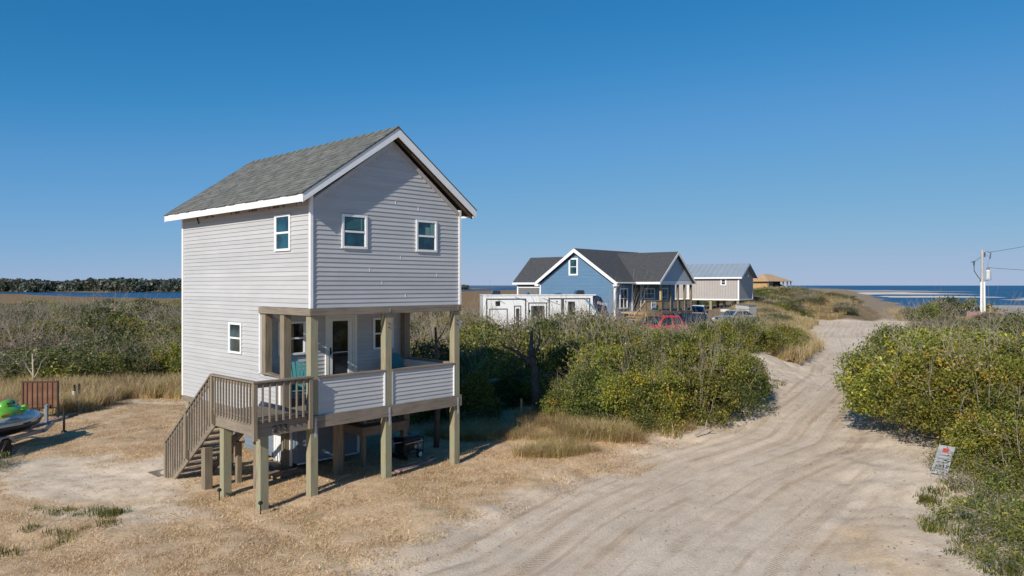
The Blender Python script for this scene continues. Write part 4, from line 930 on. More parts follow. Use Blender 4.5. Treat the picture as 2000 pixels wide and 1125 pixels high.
def shingle_field(parent, P0, du, dv, ncols, nrows, expo, tabw, pal, seed, name='shingles', limit=None, thick=.009):
    """P0 eave corner, du unit along the eave, dv unit up the slope"""
    r = np.random.default_rng(seed); du = np.array(du, float); dv = np.array(dv, float); nn = np.cross(du, dv); nn /= np.linalg.norm(nn)
    if nn[2] < 0: nn = -nn
    V = []; T = []
    for j in range(nrows):
        x = -r.uniform(0, tabw); W_ = ncols*tabw
        while x < W_:
            wt = tabw*r.uniform(.55, 1.35); x0 = max(0, x); x1 = min(W_, x+wt); x += wt
            if x1 - x0 < .01: continue
            if limit:
                a_, b_ = limit(j*expo); x0 = max(x0, a_); x1 = min(x1, b_)
                if x1 - x0 < .01: continue
            lam = r.uniform() < .5; t0 = thick*(2.0 if lam else 1.0); dr_ = -.012 if lam else 0
            p = [P0 + du*x0 + dv*(j*expo+dr_), P0 + du*x1 + dv*(j*expo+dr_), P0 + du*x1 + dv*((j+1)*expo+.02), P0 + du*x0 + dv*((j+1)*expo+.02)]
            top = [p[0]+nn*t0, p[1]+nn*t0, p[2]+nn*.001, p[3]+nn*.001]
            V += [p[0], p[1], top[1], top[0], top[0], top[1], top[2], top[3]]
            c = np.array(pal[r.integers(0, len(pal))]) * r.uniform(.92, 1.08); T += [c]*8
    V = np.array(V); n = len(V)//4
    me = npmesh(name, V, np.arange(4*n).reshape(n, 4), {'tint': np.array(T)})
    return link(name, me, parent, M_SHG, kind='stuff')
PALS = [(.145, .15, .140), (.165, .17, .158), (.128, .134, .125), (.18, .184, .170), (.142, .144, .137)]
ln = math.hypot(uC+OL, ROOF_RISE-ze_top); dvu = ((uC+OL)/ln, 0, (ROOF_RISE-ze_top)/ln)
shingle_field(rf, np.array([-OL-.02, -OF-.015, ze_top-.018]), (0, 1, 0), dvu, (HL+OF+OB+.03)/.26, 23, ln/23, .26, PALS, 3)
shingle_field(rf, np.array([HW+OL+.02, -OF-.015, ze_top-.018]), (0, 1, 0), (-dvu[0], 0, dvu[2]), (HL+OF+OB+.03)/.26, 23, ln/23, .26, PALS, 4)
for k in range(22):
    v_ = -OF-.02 + k*.335
    MB().add([(uC-.13, v_, ROOF_RISE-.075), (uC, v_, ROOF_RISE+.028), (uC+.13, v_, ROOF_RISE-.075), (uC-.13, v_+.34, ROOF_RISE-.095), (uC, v_+.34, ROOF_RISE+.008), (uC+.13, v_+.34, ROOF_RISE-.095)], [(0, 1, 4, 3), (1, 2, 5, 4), (0, 2, 1), (3, 4, 5)]).build('ridge_cap', plain('ridge_shingle', (.13, .14, .115), .95, var=.3, scale=30), rf)
# fascia and rake boards
box('fascia', M_TRIM, rf, -OL-.0, -OL+.022, -OF, HL+OB, ze_top-.19, ze_top-.022, bevel=.003); box('fascia', M_TRIM, rf, HW+OL-.022, HW+OL, -OF, HL+OB, ze_top-.19, ze_top-.022, bevel=.003)
for v0 in (-OF-.024, HL+OB+.002):
    for sgn in (0, 1):
        def X(u): return u if sgn == 0 else HW - u
        MB().prism([(X(-OL), ze_top-.022), (uC, ROOF_RISE-.022), (uC, ROOF_RISE-.022-.215), (X(-OL), ze_top-.022-.185)], 1, v0, v0+.022).build('rake_board', M_TRIM, rf)
        MB().prism([(X(-OL-.01), ze_top-.0), (uC, ROOF_RISE+.0), (uC, ROOF_RISE-.028), (X(-OL-.01), ze_top-.028)], 1, v0-.014, v0+.03).build('drip_edge', plain('drip_edge', (.05, .055, .055), .6), rf)
        MB().prism([(X(.06), ZE+.0), (uC, ZR_IN-.0+.06), (uC, ZR_IN-.05), (X(.06), ZE-.11)], 1, -.02 if v0 < 0 else HL, .018 if v0 < 0 else HL+.02).build('gable_trim', M_WRAP if sgn else M_SIDE, rf)
# soffit timbers
for v_ in (-.12,): 
    for sgn in (0, 1):
        def X(u): return u if sgn == 0 else HW - u
        MB().prism([(X(-OL+.03), ze_top-.15), (uC, ROOF_RISE-.15), (uC, ROOF_RISE-.24), (X(-OL+.03), ze_top-.23)], 1, v_, v_+.04).build('lookout_rafter', wood('raw_rafter', (.10, .07, .045), 0), rf)

# --- under the house: store room, platform with condenser, generator, chairs ...
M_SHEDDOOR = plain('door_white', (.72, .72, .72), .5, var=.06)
M_STORE_SHADED = vinyl('shaded_store_siding', (.17, .215, .27))  # siding colour darkened to slate to imitate the deep shade under the house
st = MB().box(1.20, 3.05, 2.62, 5.4, .18, 1.60).build('wall', M_STORE_SHADED, house, label='siding clad store room under the house')
siding(st, 'x', 2.62, -1, 1.22, 3.04, .20, 1.58, mat=M_STORE_SHADED); siding(st, 'y', 1.20, -1, 3.75, 5.4, .2, 1.58, mat=M_STORE_SHADED)
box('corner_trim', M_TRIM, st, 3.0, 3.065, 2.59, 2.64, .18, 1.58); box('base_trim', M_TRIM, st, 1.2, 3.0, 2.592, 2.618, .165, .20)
sdr = box('door', M_SHEDDOOR, house, 1.15, 1.195, 2.92, 3.62, .12, 1.56, bevel=.004)
for za, zb in ((.25, .75), (.85, 1.45)):
    for va, vb in ((3.0, 3.22), (3.32, 3.54)): box('door_panel', M_SHEDDOOR, sdr, 1.138, 1.149, va, vb, za, zb, bevel=.008)
box('door_frame', M_TRIM, sdr, 1.14, 1.19, 3.622, 3.70, .1, 1.6); box('door_frame', M_TRIM, sdr, 1.14, 1.19, 2.84, 2.918, .1, 1.6)
# concrete step and blocks
def loc(u, v, z=None, dz=0):
    x = -4.376 + u*math.cos(YAW) - v*math.sin(YAW); y = 16.026 + u*math.sin(YAW) + v*math.cos(YAW)
    return (x, y, (float(hgt(np.array([x]), np.array([y]))[0]) if z is None else z) + dz)
M_CONC = plain('concrete', (.30, .28, .25), .9, var=.3, scale=4, bstr=.3)
t = thing('door_step', loc(.75, 2.9), YAW, 'wooden step board before the store room door under the house', 'step')
box('plank', M_BY, t, 0, .28, 0, .9, .10, .14); box('plank', M_BY, t, .0, .28, .0, .9, .0, .09)
for (u_, v_, s_, lab) in ((.1, 2.25, .3, 'weathered timber block lying left of the store room door'), (.55, 2.1, .34, 'weathered timber block lying under the porch beside a post')):
    box('timber_block', M_BX, None, 0, s_+.25, 0, .14, 0, .12, label=lab, cat='block', loc=loc(u_, v_), rz=YAW+.3, bevel=.008)
# platform
pt = thing('equipment_platform', loc(2.36, 1.42), YAW, 'raised timber platform on legs under the porch carrying the condenser', 'platform')
for u_, v_ in ((0, 0), (1.3, 0), (0, .95), (1.3, .95)): box('leg', M_POSTG, pt, u_, u_+.09, v_, v_+.09, -.2, .96)
box('apron', M_BX, pt, 0, 1.4, -.04, -.002, .80, .985); box('apron', M_BY, pt, -.04, -.002, -.04, 1.04, .80, .985)
for k in range(8): box('plank', M_BX, pt, -.06, 1.44, -.06+k*.14, .07+k*.14, .99, 1.025)
ac = thing('condenser', loc(2.62, 1.75, dz=1.03), YAW, 'outdoor air conditioner condenser on the platform under the porch', 'air conditioner')
M_AC = plain('ac_beige', (.42, .39, .33), .5)
box('casing', M_AC, ac, 0, .8, 0, .3, 0, .52, bevel=.01); box('fan_recess', M_BLACK, ac, .08, .56, -.006, -.001, .04, .48)
mb = MB()
for k in range(9): mb.box(.08, .56, -.014, -.007, .06+k*.05, .07+k*.05)
mb.build('grille', M_AC, ac); MB().tube([(.32, -.02, .26), (.32, -.007, .26)], .07, 12).build('fan_hub', M_AC, ac)
# generator
gn = thing('generator', loc(3.55, 1.25), YAW+R(8), 'black portable generator with white wheels under the porch', 'generator')
mb = MB()
for y_ in (0, .5): mb.tube([(0, y_, .16), (.72, y_, .16), (.74, y_, .5), (.70, y_, .56), (.04, y_, .56), (0, y_, .5), (0, y_, .16)], .016, 6)
for x_, z_ in ((0, .16), (.72, .16), (0, .53), (.72, .53)): mb.tube([(x_, 0, z_), (x_, .5, z_)], .016, 6)
mb.build('frame', M_BLACK, gn)
box('fuel_tank', M_BLACK, gn, .04, .68, .04, .46, .44, .60, bevel=.03); MB().tube([(.36, .25, .6), (.36, .25, .63)], .04, 10).build('fuel_cap', M_STEEL, gn)
box('engine', M_BLACK, gn, .05, .32, .08, .42, .17, .43, bevel=.02); MB().tube([(.34, .25, .29), (.66, .25, .29)], .12, 14).build('alternator', plain('grey_metal', (.1, .1, .1), .4, .4), gn)
box('tank_strip', M_STEEL, gn, .02, .7, -.02, .0, .44, .465); MB().tube([(.42, -.015, .33), (.42, .0, .33)], .055, 12).tube([(.58, -.015, .33), (.58, .0, .33)], .055, 12).build('gauge', M_STEEL, gn)
for y_ in (-.06, .52):
    wl = MB().tube([(.55, y_, .11), (.55, y_+.05, .11)], .115, 16).build('wheel', M_RUBBER, gn); MB().tube([(.55, y_-.008, .11), (.55, y_+.058, .11)], .068, 14).build('rim', plain('rim_white', (.75, .75, .75), .5), wl)
box('foot', M_BLACK, gn, .05, .12, .0, .5, -.02, .15); MB().tube([(.0, .1, .5), (-.3, .1, .52), (-.34, .1, .50)], .014, 6).tube([(.0, .4, .5), (-.3, .4, .52)], .014, 6).build('handle', M_STEEL, gn)
# clutter on the ground under the porch
M_PINK = plain('faded_pink_plastic', (.32, .22, .27), .5)
MB().bar((0, 0, .03), (.9, .1, .03), .07, .03).bar((-.05, .12, .03), (0, -.18, .03), .06, .03).bar((.9, .1, .03), (1.5, .3, .05), .06, .03).build('broken_frame', M_PINK, None, label='faded pinkish plastic frame pieces lying beneath the porch by the generator', cat='scrap', loc=loc(2.75, .55), rz=YAW-.05)
for i, (u_, v_, a, l_, lab) in enumerate(((1.0, .55, .4, .55, 'light brown stick propped near the front corner post'), (.2, 1.9, 1.2, 1.1, 'long grey branch lying under the landing'), (3.1, .75, .1, .7, 'pale broken board beside the pink frame under the porch'), (3.9, .9, .3, .8, 'pale board lying between the generator and the right post'), (2.0, 2.2, -.2, .9, 'whitish pipe lying in the shade under the platform'))):
    MB().tube([(0, 0, .03), (l_*.5, .03, .05), (l_, 0, .03)], .022, 6).build('stick', plain('pale_wood', (.36, .27, .18), .8), None, label=lab, cat='stick', loc=loc(u_, v_), rz=YAW+a)
# fibre path lights
for u_, v_, lab in ((-1.27, -.2, 'small black solar stake light beside the nearest landing post'), (-1.33, 1.52, 'small black solar stake light beside the second landing post')):
    s_ = thing('stake_light', loc(u_, v_), 0, lab, 'light')
    MB().tube([(0, 0, 0), (0, 0, .2)], .012, 6).build('stem', M_BLACK, s_); MB().tube([(0, 0, .2), (0, 0, .23), (0, 0, .27)], [.03, .055, .03], 8).build('lamp_head', M_BLACK, s_)
# teal adirondack chairs
M_TEAL = plain('teal_plastic', (.05, .21, .22), .5, var=.1)
def adirondack(u, v, rz, lab):
    c = thing('garden_chair', loc(u, v, 1.92), YAW+rz, lab, 'chair', 'teal slatted porch chairs')
    for k in range(7):
        a = (k-3)*.055; x = (k-3)*.078; h = .72 - .018*(k-3)**2
        MB().bar((x*.75, .18, .26), (x*1.15+a*.2, .42, .26+h), .072, .02, (0, 1, 0)).build('back_slat', M_TEAL, c)
    for k in range(6): box('seat_slat', M_TEAL, c, -.26, .26, -.38+k*.09, -.31+k*.09, .36-k*.02, .378-k*.02)
    for s in (-1, 1):
        box('armrest', M_TEAL, c, s*.33-.06, s*.33+.06, -.42, .3, .56, .585, bevel=.01); box('leg', M_TEAL, c, s*.30-.015, s*.30+.015, -.38, -.28, 0, .56); box('leg', M_TEAL, c, s*.30-.015, s*.30+.015, .1, .2, 0, .56)
    box('cross_rail', M_TEAL, c, -.3, .3, .38, .40, .62, .70)
    return c
adirondack(.55, 1.35, R(-20), 'teal slatted garden chair on the left of the porch behind the railing'); adirondack(3.78, 1.5, R(12), 'teal slatted garden chair on the right of the porch beside the low wall')

# ------------------------------------------------------------------ blue house
M_BLUE = vinyl('blue_siding', (.105, .205, .33), .5, (2, .115)); M_ROOFD, N, L, B = nmat('dark_roof')
v = coords(N, L, (1, 1, 1)); g = noise(N, L, 7, 5, .8, v)
L.new(ramp(N, L, g, [(.3, (.028, .03, .034)), (.7, (.085, .088, .095))]), B.inputs['Base Color']); B.inputs['Roughness'].default_value = .95
bump(N, L, g, .6, .03, B)
M_GREYW = plain('grey_wrap', (.15, .15, .155), .7)
BY = math.atan2(.766, .643)
bh = thing('blue_house', (5.04, 60.0, 0), BY, 'blue clapboard house with white trim, dark grey roof and front porch', 'house')
ZF, ZEv, ZRg = 2.62, 5.0, 7.72
def slab(name, mat, parent, pts, th=.16, label=None):
    """a sloping roof plane given by its corner points, with thickness downwards"""
    n = len(pts); return MB().add(pts + [(p[0], p[1], p[2]-th) for p in pts], [tuple(range(n)), tuple(range(2*n-1, n-1, -1))] + [(i, (i+1) % n, (i+1) % n+n, i+n) for i in range(n)]).build(name, mat, parent, label=label)
tb = (ZRg-ZEv)/3.75
gw = MB().add([(.3, -3.7, 1.2), (.3, 3.7, 1.2), (.3, 3.7, ZEv), (.3, 0, ZRg-.05), (.3, -3.7, ZEv), (.5, -3.7, 1.2), (.5, 3.7, 1.2), (.5, 3.7, ZEv), (.5, 0, ZRg-.05), (.5, -3.7, ZEv)],
         [(0,1,2,3,4), (9,8,7,6,5), (0,5,6,1), (1,6,7,2), (2,7,8,3), (3,8,9,4), (4,9,5,0)]).build('wall', M_BLUE, bh, label='blue gable wall with one tall window')
window(gw, 'y', .3, -1, -.2, .72, 5.53, 6.96, fr=.13, dep=.05)
sw_ = box('wall', M_BLUE, bh, .5, 10.2, -3.7, -3.5, 1.2, ZEv, label='blue porch side wall'); box('wall', M_BLUE, bh, .5, 10.2, 3.5, 3.7, 1.2, ZEv); box('wall', M_BLUE, bh, 10.0, 10.2, -3.5, 3.5, 1.2, ZRg-1.5)
for a_, b_ in ((.22, .32),):
    for v_ in (-3.72, 3.62): box('corner_board', M_TRIM, bh, .262, .42, v_-.02 if v_ < 0 else v_, v_+.10 if v_ < 0 else v_+.13, 1.2, ZEv-.02)
box('corner_board', M_TRIM, bh, .42, .56, -3.745, -3.702, 1.2, ZEv-.02); box('corner_board', M_TRIM, bh, 10.06, 10.24, -3.745, -3.66, 1.2, ZEv-.02)
window(sw_, 'x', -3.7, -1, 1.0, 2.2, 2.85, 4.5, fr=.11, cols=2, dep=.05, mat=M_GLASSD); window(sw_, 'x', -3.7, -1, 4.75, 6.6, 3.55, 4.5, fr=.11, cols=3, dep=.05, mat=M_GLASSD); window(sw_, 'x', -3.7, -1, 7.8, 8.9, 2.9, 4.5, fr=.11, cols=2, dep=.05, mat=M_GLASSD)
dd = box('door', plain('navy_door', (.012, .014, .03), .4), bh, 3.0, 4.2, -3.73, -3.702, ZF, 4.75); fr_ = MB(); fr_.box(2.86, 3.0, -3.75, -3.702, ZF, 4.88); fr_.box(4.2, 4.34, -3.75, -3.702, ZF, 4.88); fr_.box(3.0, 4.2, -3.75, -3.702, 4.76, 4.88); fr_.build('door_frame', M_TRIM, bh)
MB().tube([(3.12, -3.74, 3.6), (3.12, -3.78, 3.6)], .04, 8).build('handle', M_STEEL, dd)
# main roof
e = 4.05
r1 = slab('roof', M_ROOFD, bh, [(0, -e, ZEv+.0), (10.3, -e, ZEv+.0), (10.3, 0, ZRg+.03), (0, 0, ZRg+.03)]); slab('roof', M_ROOFD, bh, [(0, 0, ZRg+.03), (10.3, 0, ZRg+.03), (10.3, e, ZEv), (0, e, ZEv)])
for s in (-1, 1): MB().prism([(s*e, ZEv-.02), (0, ZRg+.01), (0, ZRg-.30), (s*(e), ZEv-.30)], 0, -.03, .0).build('rake_board', M_TRIM, r1)
for s in (-1, 1): MB().prism([(s*3.72, ZEv-.1), (0, ZRg-.32), (0, ZRg-.5), (s*3.72, ZEv-.28)], 0, .24, .298).build('rake_shade_strip', plain('blue_shadow_board', (.03, .05, .1), .6), r1)  # dark blue strips below the rakes, overhang shadow put into their colour
box('gutter', M_TRIM, r1, -.02, 3.0, -e-.12, -e, ZEv-.14, ZEv-.02, bevel=.02)
for s in (-1, 1): box('gable_return', M_TRIM, r1, .0, .35, min(s*3.7, s*(e+.03)), max(s*3.7, s*(e+.03)), ZEv-.34, ZEv-.19)
MB().tube([(.35, -e-.05, ZEv-.12), (.30, -e+.05, ZEv-.35), (.2, -3.8, ZEv-.55), (.2, -3.8, 1.4)], .05, 6).build('downspout', M_TRIM, bh)
# cross gable over the porch
uc, cw, ve = 6.0, 3.15, -6.25; zc = 7.50
r2_ = slab('roof', M_ROOFD, bh, [(uc-cw, ve, ZEv+.02), (uc, ve, zc), (uc, -.2, zc), (uc-cw, -e+.05, ZEv+.02)]); slab('roof', M_ROOFD, bh, [(uc, ve, zc), (uc+cw, ve, ZEv+.02), (uc+cw, -e+.05, ZEv+.02), (uc, -.2, zc)])
M_PALEB = plain('pale_gable', (.42, .47, .52), .6, var=.03)
MB().prism([(uc-cw+.35, ZEv+.12), (uc+cw-.35, ZEv+.12), (uc, zc-.22)], 1, ve+.3, ve+.4).build('gable_panel', M_PALEB, bh)
for s in (-1, 1): MB().prism([(uc+s*cw, ZEv+.0), (uc, zc-.02), (uc, zc-.26), (uc+s*cw, ZEv-.22)], 1, ve-.03, ve).build('rake_board', M_TRIM, r2_)
box('porch_beam', M_TRIM, bh, uc-cw+.1, uc+cw-.1, ve+.3, ve+.42, ZEv-.22, ZEv+.10); box('porch_beam', M_TRIM, bh, uc-cw+.05, uc-cw+.2, ve+.42, -3.75, ZEv-.2, ZEv-.14); box('porch_beam', M_TRIM, bh, uc+cw-.2, uc+cw-.05, ve+.42, -3.75, ZEv-.2, ZEv-.14)
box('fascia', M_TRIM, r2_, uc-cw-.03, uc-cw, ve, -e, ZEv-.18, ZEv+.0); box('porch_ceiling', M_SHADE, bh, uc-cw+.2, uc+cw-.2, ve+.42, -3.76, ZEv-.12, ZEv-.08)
M_NEW = wood('new_lumber', (.52, .35, .16), 2); M_NEWX = wood('new_lumber_x', (.54, .37, .17), 0)
for i, u_ in enumerate((3.72, 5.3, 6.6, 7.8, 9.0)): box('porch_post', M_NEW if i == 0 else M_POSTG, bh, u_, u_+.16, -5.9, -5.74, .9, ZEv-.22)
box('porch_floor', M_BX, bh, 2.6, 9.2, -5.95, -3.72, ZF-.22, ZF)
rl = MB()
for z_, h_ in ((3.48, .07), (2.78, .07)): rl.box(1.2, 3.72, -5.92, -5.84, z_, z_+h_)
rl.build('rail', M_NEWX, bh); box('rim_board', M_NEWX, bh, 1.2, 3.8, -5.97, -5.92, 2.3, 2.6); box('porch_floor', M_NEWX, bh, 1.2, 2.6, -5.92, -3.72, 2.5, ZF)
for k in range(17): box('baluster', M_NEW, bh, 1.3+k*.145, 1.34+k*.145, -5.9, -5.86, 2.85, 3.48)
for z_ in (3.48, 2.8): box('rail', M_BX, bh, 3.88, 9.0, -5.86, -5.80, z_, z_+.06)
for k in range(34): box('baluster', M_BZ, bh, 3.95+k*.15, 4.02+k*.15, -5.84, -5.81, 2.86, 3.48)
box('post', M_NEW, bh, 1.15, 1.28, -5.92, -5.8, 2.0, 3.55)
for k in range(5): box('step', M_NEWX, bh, .95-k*.3, 1.25-k*.3, -5.9, -4.5, 2.45-k*.2, 2.5-k*.2)
MB().bar((1.2, -5.88, 3.45), (-.5, -5.88, 2.35), .06, .08).build('rail', M_NEWX, bh); MB().bar((1.2, -5.88, 2.5), (-.5, -5.88, 1.45), .05, .25).build('stringer', M_NEWX, bh)
for k in range(8): box('baluster', M_NEW, bh, 1.0-k*.19, 1.04-k*.19, -5.9, -5.86, 2.5-k*.123, 3.32-k*.123)
# left wing
wl_ = 2.6; w0 = 5.0
slab('roof', M_ROOFD, bh, [(w0-wl_, 8.5, ZEv+.02), (w0-wl_, 3.3, ZEv+.02), (w0, .3, 7.32), (w0, 8.5, 7.32)], label='left wing roof'); slab('roof', M_ROOFD, bh, [(w0, 8.5, 7.32), (w0, .3, 7.32), (w0+wl_, 3.3, ZEv+.02), (w0+wl_, 8.5, ZEv+.02)])
box('wall', M_GREYW, bh, w0-2.3, w0+2.3, 3.7, 8.2, 1.2, ZEv-.02, label='grey left wing wall'); box('fascia', M_TRIM, bh, w0-wl_-.03, w0-wl_, 3.8, 8.55, ZEv-.20, ZEv-.02); box('corner_board', M_TRIM, bh, w0-2.33, w0-2.2, 8.08, 8.23, 1.2, ZEv-.2); box('band_board', M_TRIM, bh, w0-2.33, w0-2.302, 3.9, 8.05, ZEv-.5, ZEv-.42)
# notice sheet on the rail
nb = box('notice_board', M_TRIM, None, 0, .75, -.03, 0, 0, .55, label='white sheet with dark marks hanging on the new wooden porch rail', cat='sign', loc=(5.04+.643*2.0+.766*5.96, 60+.766*2.0-.643*5.96, 2.88), rz=BY)
box('printed_mark', M_BLACK, nb, .12, .26, -.036, -.031, .2, .42); box('printed_mark', M_BLACK, nb, .42, .55, -.036, -.031, .28, .38); box('printed_mark', plain('print_blue', (.02, .15, .5), .5), nb, .05, .7, -.036, -.031, .02, .1)

# ------------------------------------------------------------------ camper trailer
rvA = Vector((-2.0, 51.4)); rvB = Vector((7.05, 52.7)); rd = (rvB-rvA); RVL = rd.length; RVY = math.atan2(rd.y, rd.x)
M_RV = plain('camper_white', (.78, .78, .78), .3, var=.03, coat=.3); M_RVD = plain('camper_dark', (.02, .022, .03), .25, coat=.5); M_RVG = plain('camper_grey', (.30, .32, .35), .3); M_NAVY = plain('camper_navy', (.010, .018, .055), .15, coat=1); M_RVB = plain('camper_blue', (.03, .22, .42), .4)
RT = 4.07
rv = thing('camper_trailer', (rvA.x, rvA.y, 0), RVY, 'long white camper trailer with dark trim and navy front cap behind the scrub', 'camper')
fx = RVL
body = MB().prism([(0, .9), (fx-2.0, .9), (fx-1.9, 1.9), (fx-.25, 2.15), (fx-.12, 2.35), (fx-.35, 3.2), (fx-.75, 3.85), (fx-1.1, 4.0), (0, 3.98)], 1, 0, 2.5).build('body', M_RV, rv, .03)
box('roof', M_RV, rv, -.03, fx-1.05, -.04, 2.54, 3.98, RT, bevel=.03)
MB().prism([(fx-1.32, 3.95), (fx-1.05, 4.02), (fx-.72, 3.88), (fx-.31, 3.2), (fx-.06, 2.45), (fx-.28, 2.42), (fx-.95, 2.72), (fx-1.30, 3.35)], 1, -.025, 2.52).build('front_cap', M_NAVY, rv, .02)
MB().prism([(fx-1.9, 1.95), (fx-.3, 2.12), (fx-.10, 2.36), (fx-.28, 2.40), (fx-.95, 2.68), (fx-1.5, 2.6)], 1, -.018, 2.515).build('chin_panel', M_RVG, rv)
def trimrect(x0, x1, z0, z1, t=.07):
    mb = MB(); mb.box(x0, x0+t, -.03, -.001, z0, z1); mb.box(x1-t, x1, -.03, -.001, z0, z1); mb.box(x0+t, x1-t, -.03, -.001, z1-t, z1); return mb.build('slide_trim', M_RVD, rv)
q = fx/10.24
trimrect(.22*q, 3.38*q, .95, 3.80); trimrect(.45*q, 1.9*q, .95, 3.10, .05); trimrect(3.55*q, 5.05*q, .95, 3.52, .06); trimrect(5.18*q, 8.55*q, .95, 3.82, .07); trimrect(2.42*q, 2.98*q, 1.6, 3.30, .05)
for x0, x1, z0, z1, nm in ((.95, 1.32, 3.28, 3.62, 'window'), (3.78, 4.85, 1.6, 3.28, 'window'), (6.2, 6.42, 2.7, 3.74, 'window'), (6.75, 7.32, 1.8, 3.58, 'entry_door'), (2.58, 2.84, 1.6, 3.1, 'window')): 
    wq = box(nm, M_GLASSD, rv, x0*q, x1*q, -.02, -.001, z0, z1, bevel=.01)
    if nm == 'entry_door': box('door_bar', M_RVG, wq, x0*q, x1*q, -.035, -.022, 2.72, 2.76)
for a_, b_ in (((4.7*q, -.012, 3.82), (6.1*q, -.012, 3.35)), ((2.5*q, -.012, 3.9), (3.5*q, -.012, 3.6)), ((1.1*q, -.012, 3.75), (1.7*q, -.012, 3.45))): MB().bar(a_, b_, .012, .05).build('stripe', M_RVG, rv)
MB().bar((8.15*q, -.034, 3.80), (9.25*q, -.034, 2.75), .012, .09).build('stripe', M_RVB, rv); MB().bar((8.0*q, -.034, 3.82), (8.9*q, -.034, 2.95), .012, .03).build('stripe', M_RVD, rv)
MB().bar((7.9*q, -.03, 2.4), (9.2*q, -.03, 2.0), .012, .10).build('stripe', M_RVD, rv)
for x_ in (5.85, 6.55): MB().tube([(x_*q, -.001, 3.58), (x_*q, -.04, 3.58)], .05, 10).build('speaker', M_RVD, rv)
for x0, x1, y0, h in ((.75, 1.5, .8, .28), (3.65, 3.85, .9, .16), (7.6, 8.35, .8, .30), (5.9, 6.5, .9, .07)):
    MB().prism([(x0*q, RT), (x1*q, RT), (x1*q-.05, RT+h), (x0*q+.12, RT+h)], 1, y0, y0+.8).build('roof_unit', M_RVD, rv, .03)
def text(parent, s, size, mat, M, name='lettering', ext=.006, sx=1):
    cu = bpy.data.curves.new(name, 'FONT'); cu.body = s; cu.size = size; cu.extrude = ext; cu.space_character = 1.0
    o = bpy.data.objects.new(name, cu); COL.objects.link(o); bpy.context.view_layer.update()
    me = bpy.data.meshes.new_from_object(o); bpy.data.objects.remove(o); me.materials.clear(); me.materials.append(mat)
    me.transform(Matrix.Diagonal((sx, 1, 1, 1))); me.transform(M); return link(name, me, parent)
RX = Matrix.Rotation(PI/2, 4, 'X')
text(rv, 'VOLAN', .30, M_RVD, Matrix.Translation((7.42*q, -.012, 2.68)) @ RX, sx=.98); text(rv, 'TE', .30, M_RVB, Matrix.Translation((8.17*q+.10, -.012, 2.68)) @ RX)
text(rv, 'VOLANTE', .27, M_RV, Matrix.Translation((fx-1.03, -.032, 3.42)) @ RX @ Matrix.Rotation(-.22, 4, 'Z'), sx=.62)
for x_ in (3.6, 4.5): MB().tube([(x_, .05, .42), (x_, .3, .42)], .38, 18).build('wheel', M_RUBBER, rv)
box('landing_leg', M_RVD, rv, fx-1.9, fx-1.75, .3, .45, .0, 1.3); box('landing_leg', M_RVD, rv, fx-1.9, fx-1.75, 2.0, 2.15, .0, 1.3)

# ------------------------------------------------------------------ grey stilt building
C0 = (27.1, 88.0); CYW = math.atan2(.81, .58)
gh = thing('grey_building', (C0[0], C0[1], 0), CYW, 'grey panel sided building on stilts with a blue grey metal roof', 'building')
M_GP = vinyl('grey_panel', (.40, .365, .345), .6, (1, .33)); M_MET = plain('metal_roof', (.36, .42, .48), .35, .3, var=.08, scale=.6)
GL, GW = 11.5, 5.2; z0, z1, z2 = 3.06, 5.75, 7.40
gwl = box('wall', M_GP, gh, 0, .15, 0, GL, z0, z1, label='grey front wall with a small window'); box('wall', M_GP, gh, GW-.15, GW, 0, GL, z0, z1)
for v_ in (0, GL-.15): MB().add([(.15, v_, z0), (GW-.15, v_, z0), (GW-.15, v_, z1), (GW/2, v_, z2-.2), (.15, v_, z1), (.15, v_+.15, z0), (GW-.15, v_+.15, z0), (GW-.15, v_+.15, z1), (GW/2, v_+.15, z2-.2), (.15, v_+.15, z1)],
         [(0,1,2,3,4), (9,8,7,6,5), (0,5,6,1), (1,6,7,2), (2,7,8,3), (3,8,9,4), (4,9,5,0)]).build('wall', M_GP, gh)
window(gwl, 'y', .0, -1, 1.55, 2.25, 4.72, 5.55, fr=.12, dep=.05, mat=M_GLASSD)
for v_ in (-.02, 6.3, 10.2): box('corner_board', M_TRIM, gh, -.035, -.0 if v_ > 0 else .1, v_, v_+.16, z0, z1)
box('corner_board', M_TRIM, gh, GW-.1, GW+.03, -.03, .12, z0, z1); box('base_trim', M_TRIM, gh, -.06, -.0, -.03, GL, z0-.14, z0+.02); box('base_trim', M_TRIM, gh, 0.0, GW, -.04, -.001, z0-.14, z0+.0); box('gable_band', plain('grey_trim', (.4, .42, .44), .6), gh, .1, GW-.1, -.03, -.001, z1-.02, z1+.08)
grf = slab('roof', M_MET, gh, [(-.35, -.45, z1-.05), (-.35, GL+.3, z1-.05), (GW/2, GL+.3, z2), (GW/2, -.45, z2)], .08); slab('roof', M_MET, gh, [(GW/2, -.45, z2), (GW/2, GL+.3, z2), (GW+.35, GL+.3, z1-.05), (GW+.35, -.45, z1-.05)], .08)
for k in range(19): MB().bar((-.35, -.4+k*.66, z1-.02), (GW/2, -.4+k*.66, z2+.03), .05, .05).build('roof_seam', M_MET, grf)
box('fascia', M_TRIM, grf, -.38, -.35, -.45, GL+.3, z1-.22, z1-.04)
for s in (0, 1):
    def X(u): return u if s == 0 else GW-u
    MB().prism([(X(-.36), z1-.06), (GW/2, z2-.01), (GW/2, z2-.2), (X(-.36), z1-.22)], 1, -.48, -.45).build('rake_board', M_GREYW if s else M_MET, grf)
for v_ in (.05, 3.4, 6.9, 10.2):
    for u_ in (.1, 2.4, 4.8): box('stilt', M_POSTZ if u_ < 1 else M_POSTG, gh, u_, u_+.28, v_, v_+.28, .0, z0-.02)
box('floor', M_SHADE, gh, .1, GW-.1, .1, GL-.1, z0-.1, z0-.02); MB().tube([(2.6, -.1, 5.9), (2.6, -.3, 5.9)], .16, 8).build('floodlight', M_TRIM, gh)
